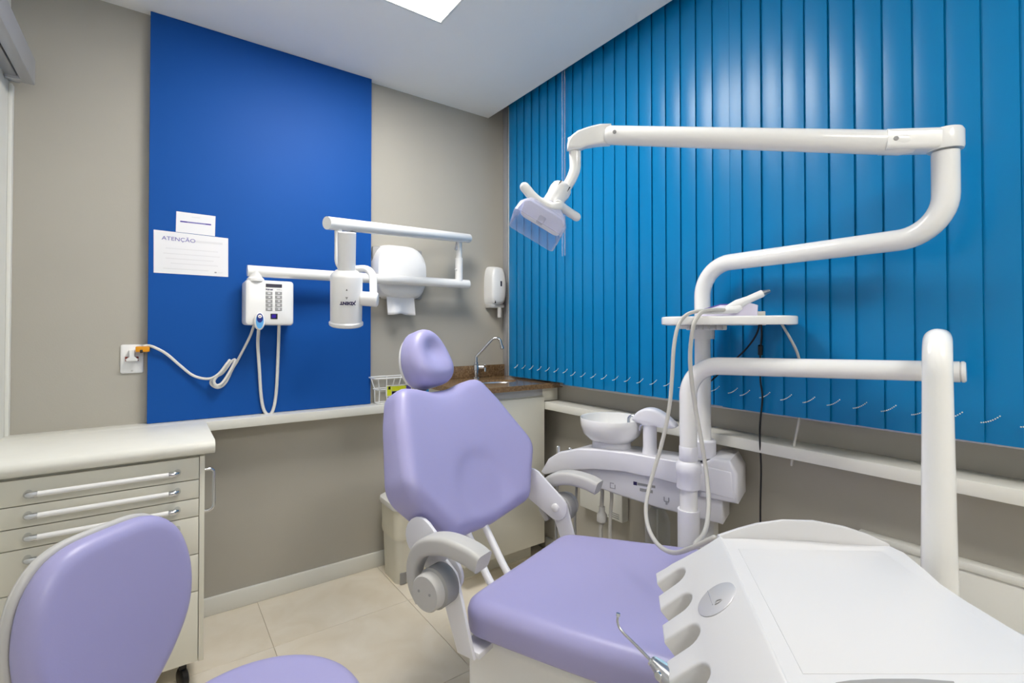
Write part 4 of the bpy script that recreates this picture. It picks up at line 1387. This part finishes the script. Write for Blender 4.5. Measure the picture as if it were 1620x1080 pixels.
# second link from the arm end to the post
post = P(1484, 700, d=.79)
pz1 = 1.303
ptop = Vector((post.x, post.y, pz1))
lnk = P(1490, 545, d=1.275); lnk.z = pz1
pth = fillet([lnk, ptop, Vector((post.x, post.y, .915))], .055, 12)
sweep('post_tube', pth, [.0195] * (len(pth) - 1) + [.0235], M['gloss'], du, 32)
cyl('pivot_pin', Vector((lnk.x, lnk.y, zbar + .02)), Vector((lnk.x, lnk.y, pz1 + .0)), .02, M['gloss'], du, 20)
# moulded table: flat top, arched back wall, sloping holder strip with notches
TZ = .96
KS = (CAMH - TZ) / .40
def tpt(x, y, z=TZ):
    p = P(x, y, Z=z); return Vector((p.x, p.y, 0))
edge = [tpt(*q) for q in ((1138, 849), (1180, 850), (1230, 851), (1280, 855), (1330, 859), (1408, 862), (1432, 873), (1464, 899), (1490, 922), (1530, 949), (1580, 979), (1620, 1004))]
rdir = (edge[-1] - edge[-3]).normalized()
r0 = tpt(1137, 850)
rd = (tpt(1240, 1080) - r0).normalized()
pe = Vector((rd.y, -rd.x, 0))
if pe.dot(rt) > 0: pe = -pe
near_l = r0 + rd * .47
near_r = edge[-1] + rdir * .12
top_poly = [near_l, r0] + edge[1:] + [near_r]
tbx = sum((p for p in top_poly), Vector()) / len(top_poly)
prism('table_body', [(p.x, p.y) for p in top_poly], TZ - .06, TZ, M['tray'], du, bev=.005, seg=3)
# sloping strip
AL = math.radians(40)
sl = pe * math.cos(AL) - UP * math.sin(AL)
smf = frame(r0 + UP * TZ, rd, sl)
sn = (smf.to_3x3() @ Vector((0, 0, 1))).z
EV = .152 * KS                                    # edge of the prongs, measured down the slope
SPN, N0, HWN, ENDV = .0925 * KS, .030 * KS, .0235 * KS, .086 * KS
so2 = [(-.004, -.004), (-.010 * KS, EV * .30), (-.024 * KS, EV * .72), (-.034 * KS, EV)]
for k in range(5):
    c = N0 + SPN * k
    so2.append((c - HWN, EV))
    for j in range(11):
        a = math.pi * j / 10
        so2.append((c - HWN * math.cos(a), ENDV + HWN * (1 - math.sin(a))))
    so2.append((c + HWN, EV))
so2 += [(.47, EV), (.47, -.004)]
lo, hi = (-.034, 0) if sn > 0 else (0, .034)
prism('holder_strip', so2, lo, hi, M['tray'], du, smf, bev=.004, seg=3)
# arched back wall
arch = [(1138, 848.5), (1152, 843.5), (1172, 837), (1200, 829.5), (1240, 824), (1290, 825), (1340, 834.5), (1375, 846), (1400, 857.5), (1408, 861.5)]
v, f = [], []
base_l, base_r = edge[0], edge[5]
for x_, y_ in arch:
    bse = None
    for a, b in zip(edge[:5], edge[1:6]):
        q = ((x_ - 1138) / (1408 - 1138))
    # walk along the edge polyline to the place seen at this column
    best = min(((i, t / 40) for i in range(5) for t in range(41)), key=lambda it: abs(PX + FPX * ((edge[it[0]].lerp(edge[it[0] + 1], it[1])).dot(rt)) / ((edge[it[0]].lerp(edge[it[0] + 1], it[1]) + UP * TZ - CAM).dot(fw)) - x_))
    bse = edge[best[0]].lerp(edge[best[0] + 1], best[1])
    dd = (bse + UP * TZ - CAM).dot(fw)
    zt = max(P(x_, y_, d=dd).z, TZ + .001)
    out_ = Vector((Lf.x, Lf.y, 0))
    for q, z in ((0, TZ - .03), (0, zt - .003), (.0015, zt), (.0075, zt), (.010, zt - .003), (.014, TZ - .03)):
        v.append(Vector((bse.x, bse.y, z)) + out_ * q)
na = len(arch)
for i in range(na - 1):
    for k in range(6):
        f.append((i * 6 + k, i * 6 + (k + 1) % 6, i * 6 + 6 + (k + 1) % 6, i * 6 + 6 + k))
f.append(tuple(range(6))); f.append(tuple(range((na - 1) * 6, na * 6)))
py_obj('back_wall', v, f, M['tray'], du, 50)
# lip along the right side, thin inlay and a flat plate coloured as the recess shade near the front
lip = spline([Vector((p.x, p.y, TZ - .022)) for p in edge[5:]] + [Vector((near_r.x, near_r.y, TZ - .022))], 4)
sweep('side_lip', lip, 1, M['tray'], du, sect=rsect(.012, .008, .005), upref=UP)
inl = [tpt(*q) for q in ((1168, 868), (1395, 872), (1470, 925), (1640, 1040), (1660, 1066), (1270, 1066))]
prism('tray_mat', [(p.x, p.y) for p in inl], TZ - .001, TZ + .0007, M['tray'], du, bev=.0005)
hr = [tpt(*q) for q in ((1322, 1081), (1345, 1077.5), (1392, 1075), (1450, 1075), (1509, 1079), (1520, 1110), (1322, 1110))]
prism('handle_recess_shade', [(p.x, p.y) for p in hr], TZ - .001, TZ + .0012, M['shade'], du)  # flat grey plate; the darkness of the handle recess is put into its colour
# badge on the strip
def spt(x_, y_, off=0):
    r_ = P(x_, y_, d=1) - CAM
    nn = smf.to_3x3() @ Vector((0, 0, 1))
    if nn.z < 0: nn = -nn
    t = ((r0 + UP * TZ) - CAM).dot(nn) / r_.dot(nn)
    return CAM + r_ * t + nn * off
nn = smf.to_3x3() @ Vector((0, 0, 1))
if nn.z < 0: nn = -nn
bdg = lathe('badge', [(0, 0), (.0355 * KS, 0), (.0355 * KS, .0012), (.0345 * KS, .0016), (0, .0016)], spt(1134, 948), nn, M['badge'], du, 40)
sweep('badge_mark', [spt(1121, 936, .0018), spt(1129, 958, .0018)], .0006, M['inkg'], bdg, 6)
sweep('badge_mark', spline([spt(1133, 958, .0018), spt(1135, 952, .0018), spt(1143, 950, .0018), spt(1138, 955, .0018), spt(1134, 957, .0018)], 4), .0009, M['shade'], bdg, 6)
# support under the table reaching the post
pb = Vector((post.x, post.y, TZ - .045))
tcn = Vector((tbx.x, tbx.y, TZ - .08))
sweep('table_bracket', fillet([pb + Vector((0, 0, .01)), Vector((pb.x, pb.y, TZ - .092)), Vector((tcn.x, tcn.y, TZ - .092))], .03), .0235, M['gloss'], du, 20, cap='round')
box('bracket_plate', (tcn.x - .07, tcn.y - .05, TZ - .10), (tcn.x + .07, tcn.y + .05, TZ - .059), M['plastic'], du, bev=.006)

# syringe resting in the holder notch
sy = thing('air_water_syringe', 'steel-tipped air water syringe resting in the holder of the delivery unit', 'syringe', P(1075, 1085, d=.62))
s0 = [P(978, 972, d=.70), P(977, 984, d=.698), P(984, 998, d=.692), P(1008, 1022, d=.676), P(1030, 1045, d=.66)]
sweep('nozzle', spline(s0, 5), [.0016, .0021], M['steel'], sy, 10)
lathe('nozzle_tip', [(0, -.002), (.003, -.002), (.003, .002), (0, .002)], s0[0], s0[0] - s0[1], M['chrome'], sy, 10)
s1, s2, s3 = P(1030, 1044, d=.661), P(1052, 1068, d=.645), P(1092, 1105, d=.61)
sweep('collar', [s1, s1.lerp(s2, .12)], .0065, M['chrome'], sy, 16)
sweep('body', [s1.lerp(s2, .1), s2, s3], [.006, .0115, .013], M['steel'], sy, 20)
sweep('blue_tube', spline([P(1034, 1042, d=.665), P(1052, 1052, d=.655), P(1068, 1068, d=.645), P(1082, 1088, d=.63)], 5), .004, M['bluepl'], sy, 10)
cyl('trigger', P(1040, 1070, d=.64), P(1046, 1066, d=.645), .006, M['chrome'], sy, 12)

print('scene built', len(bpy.data.objects))
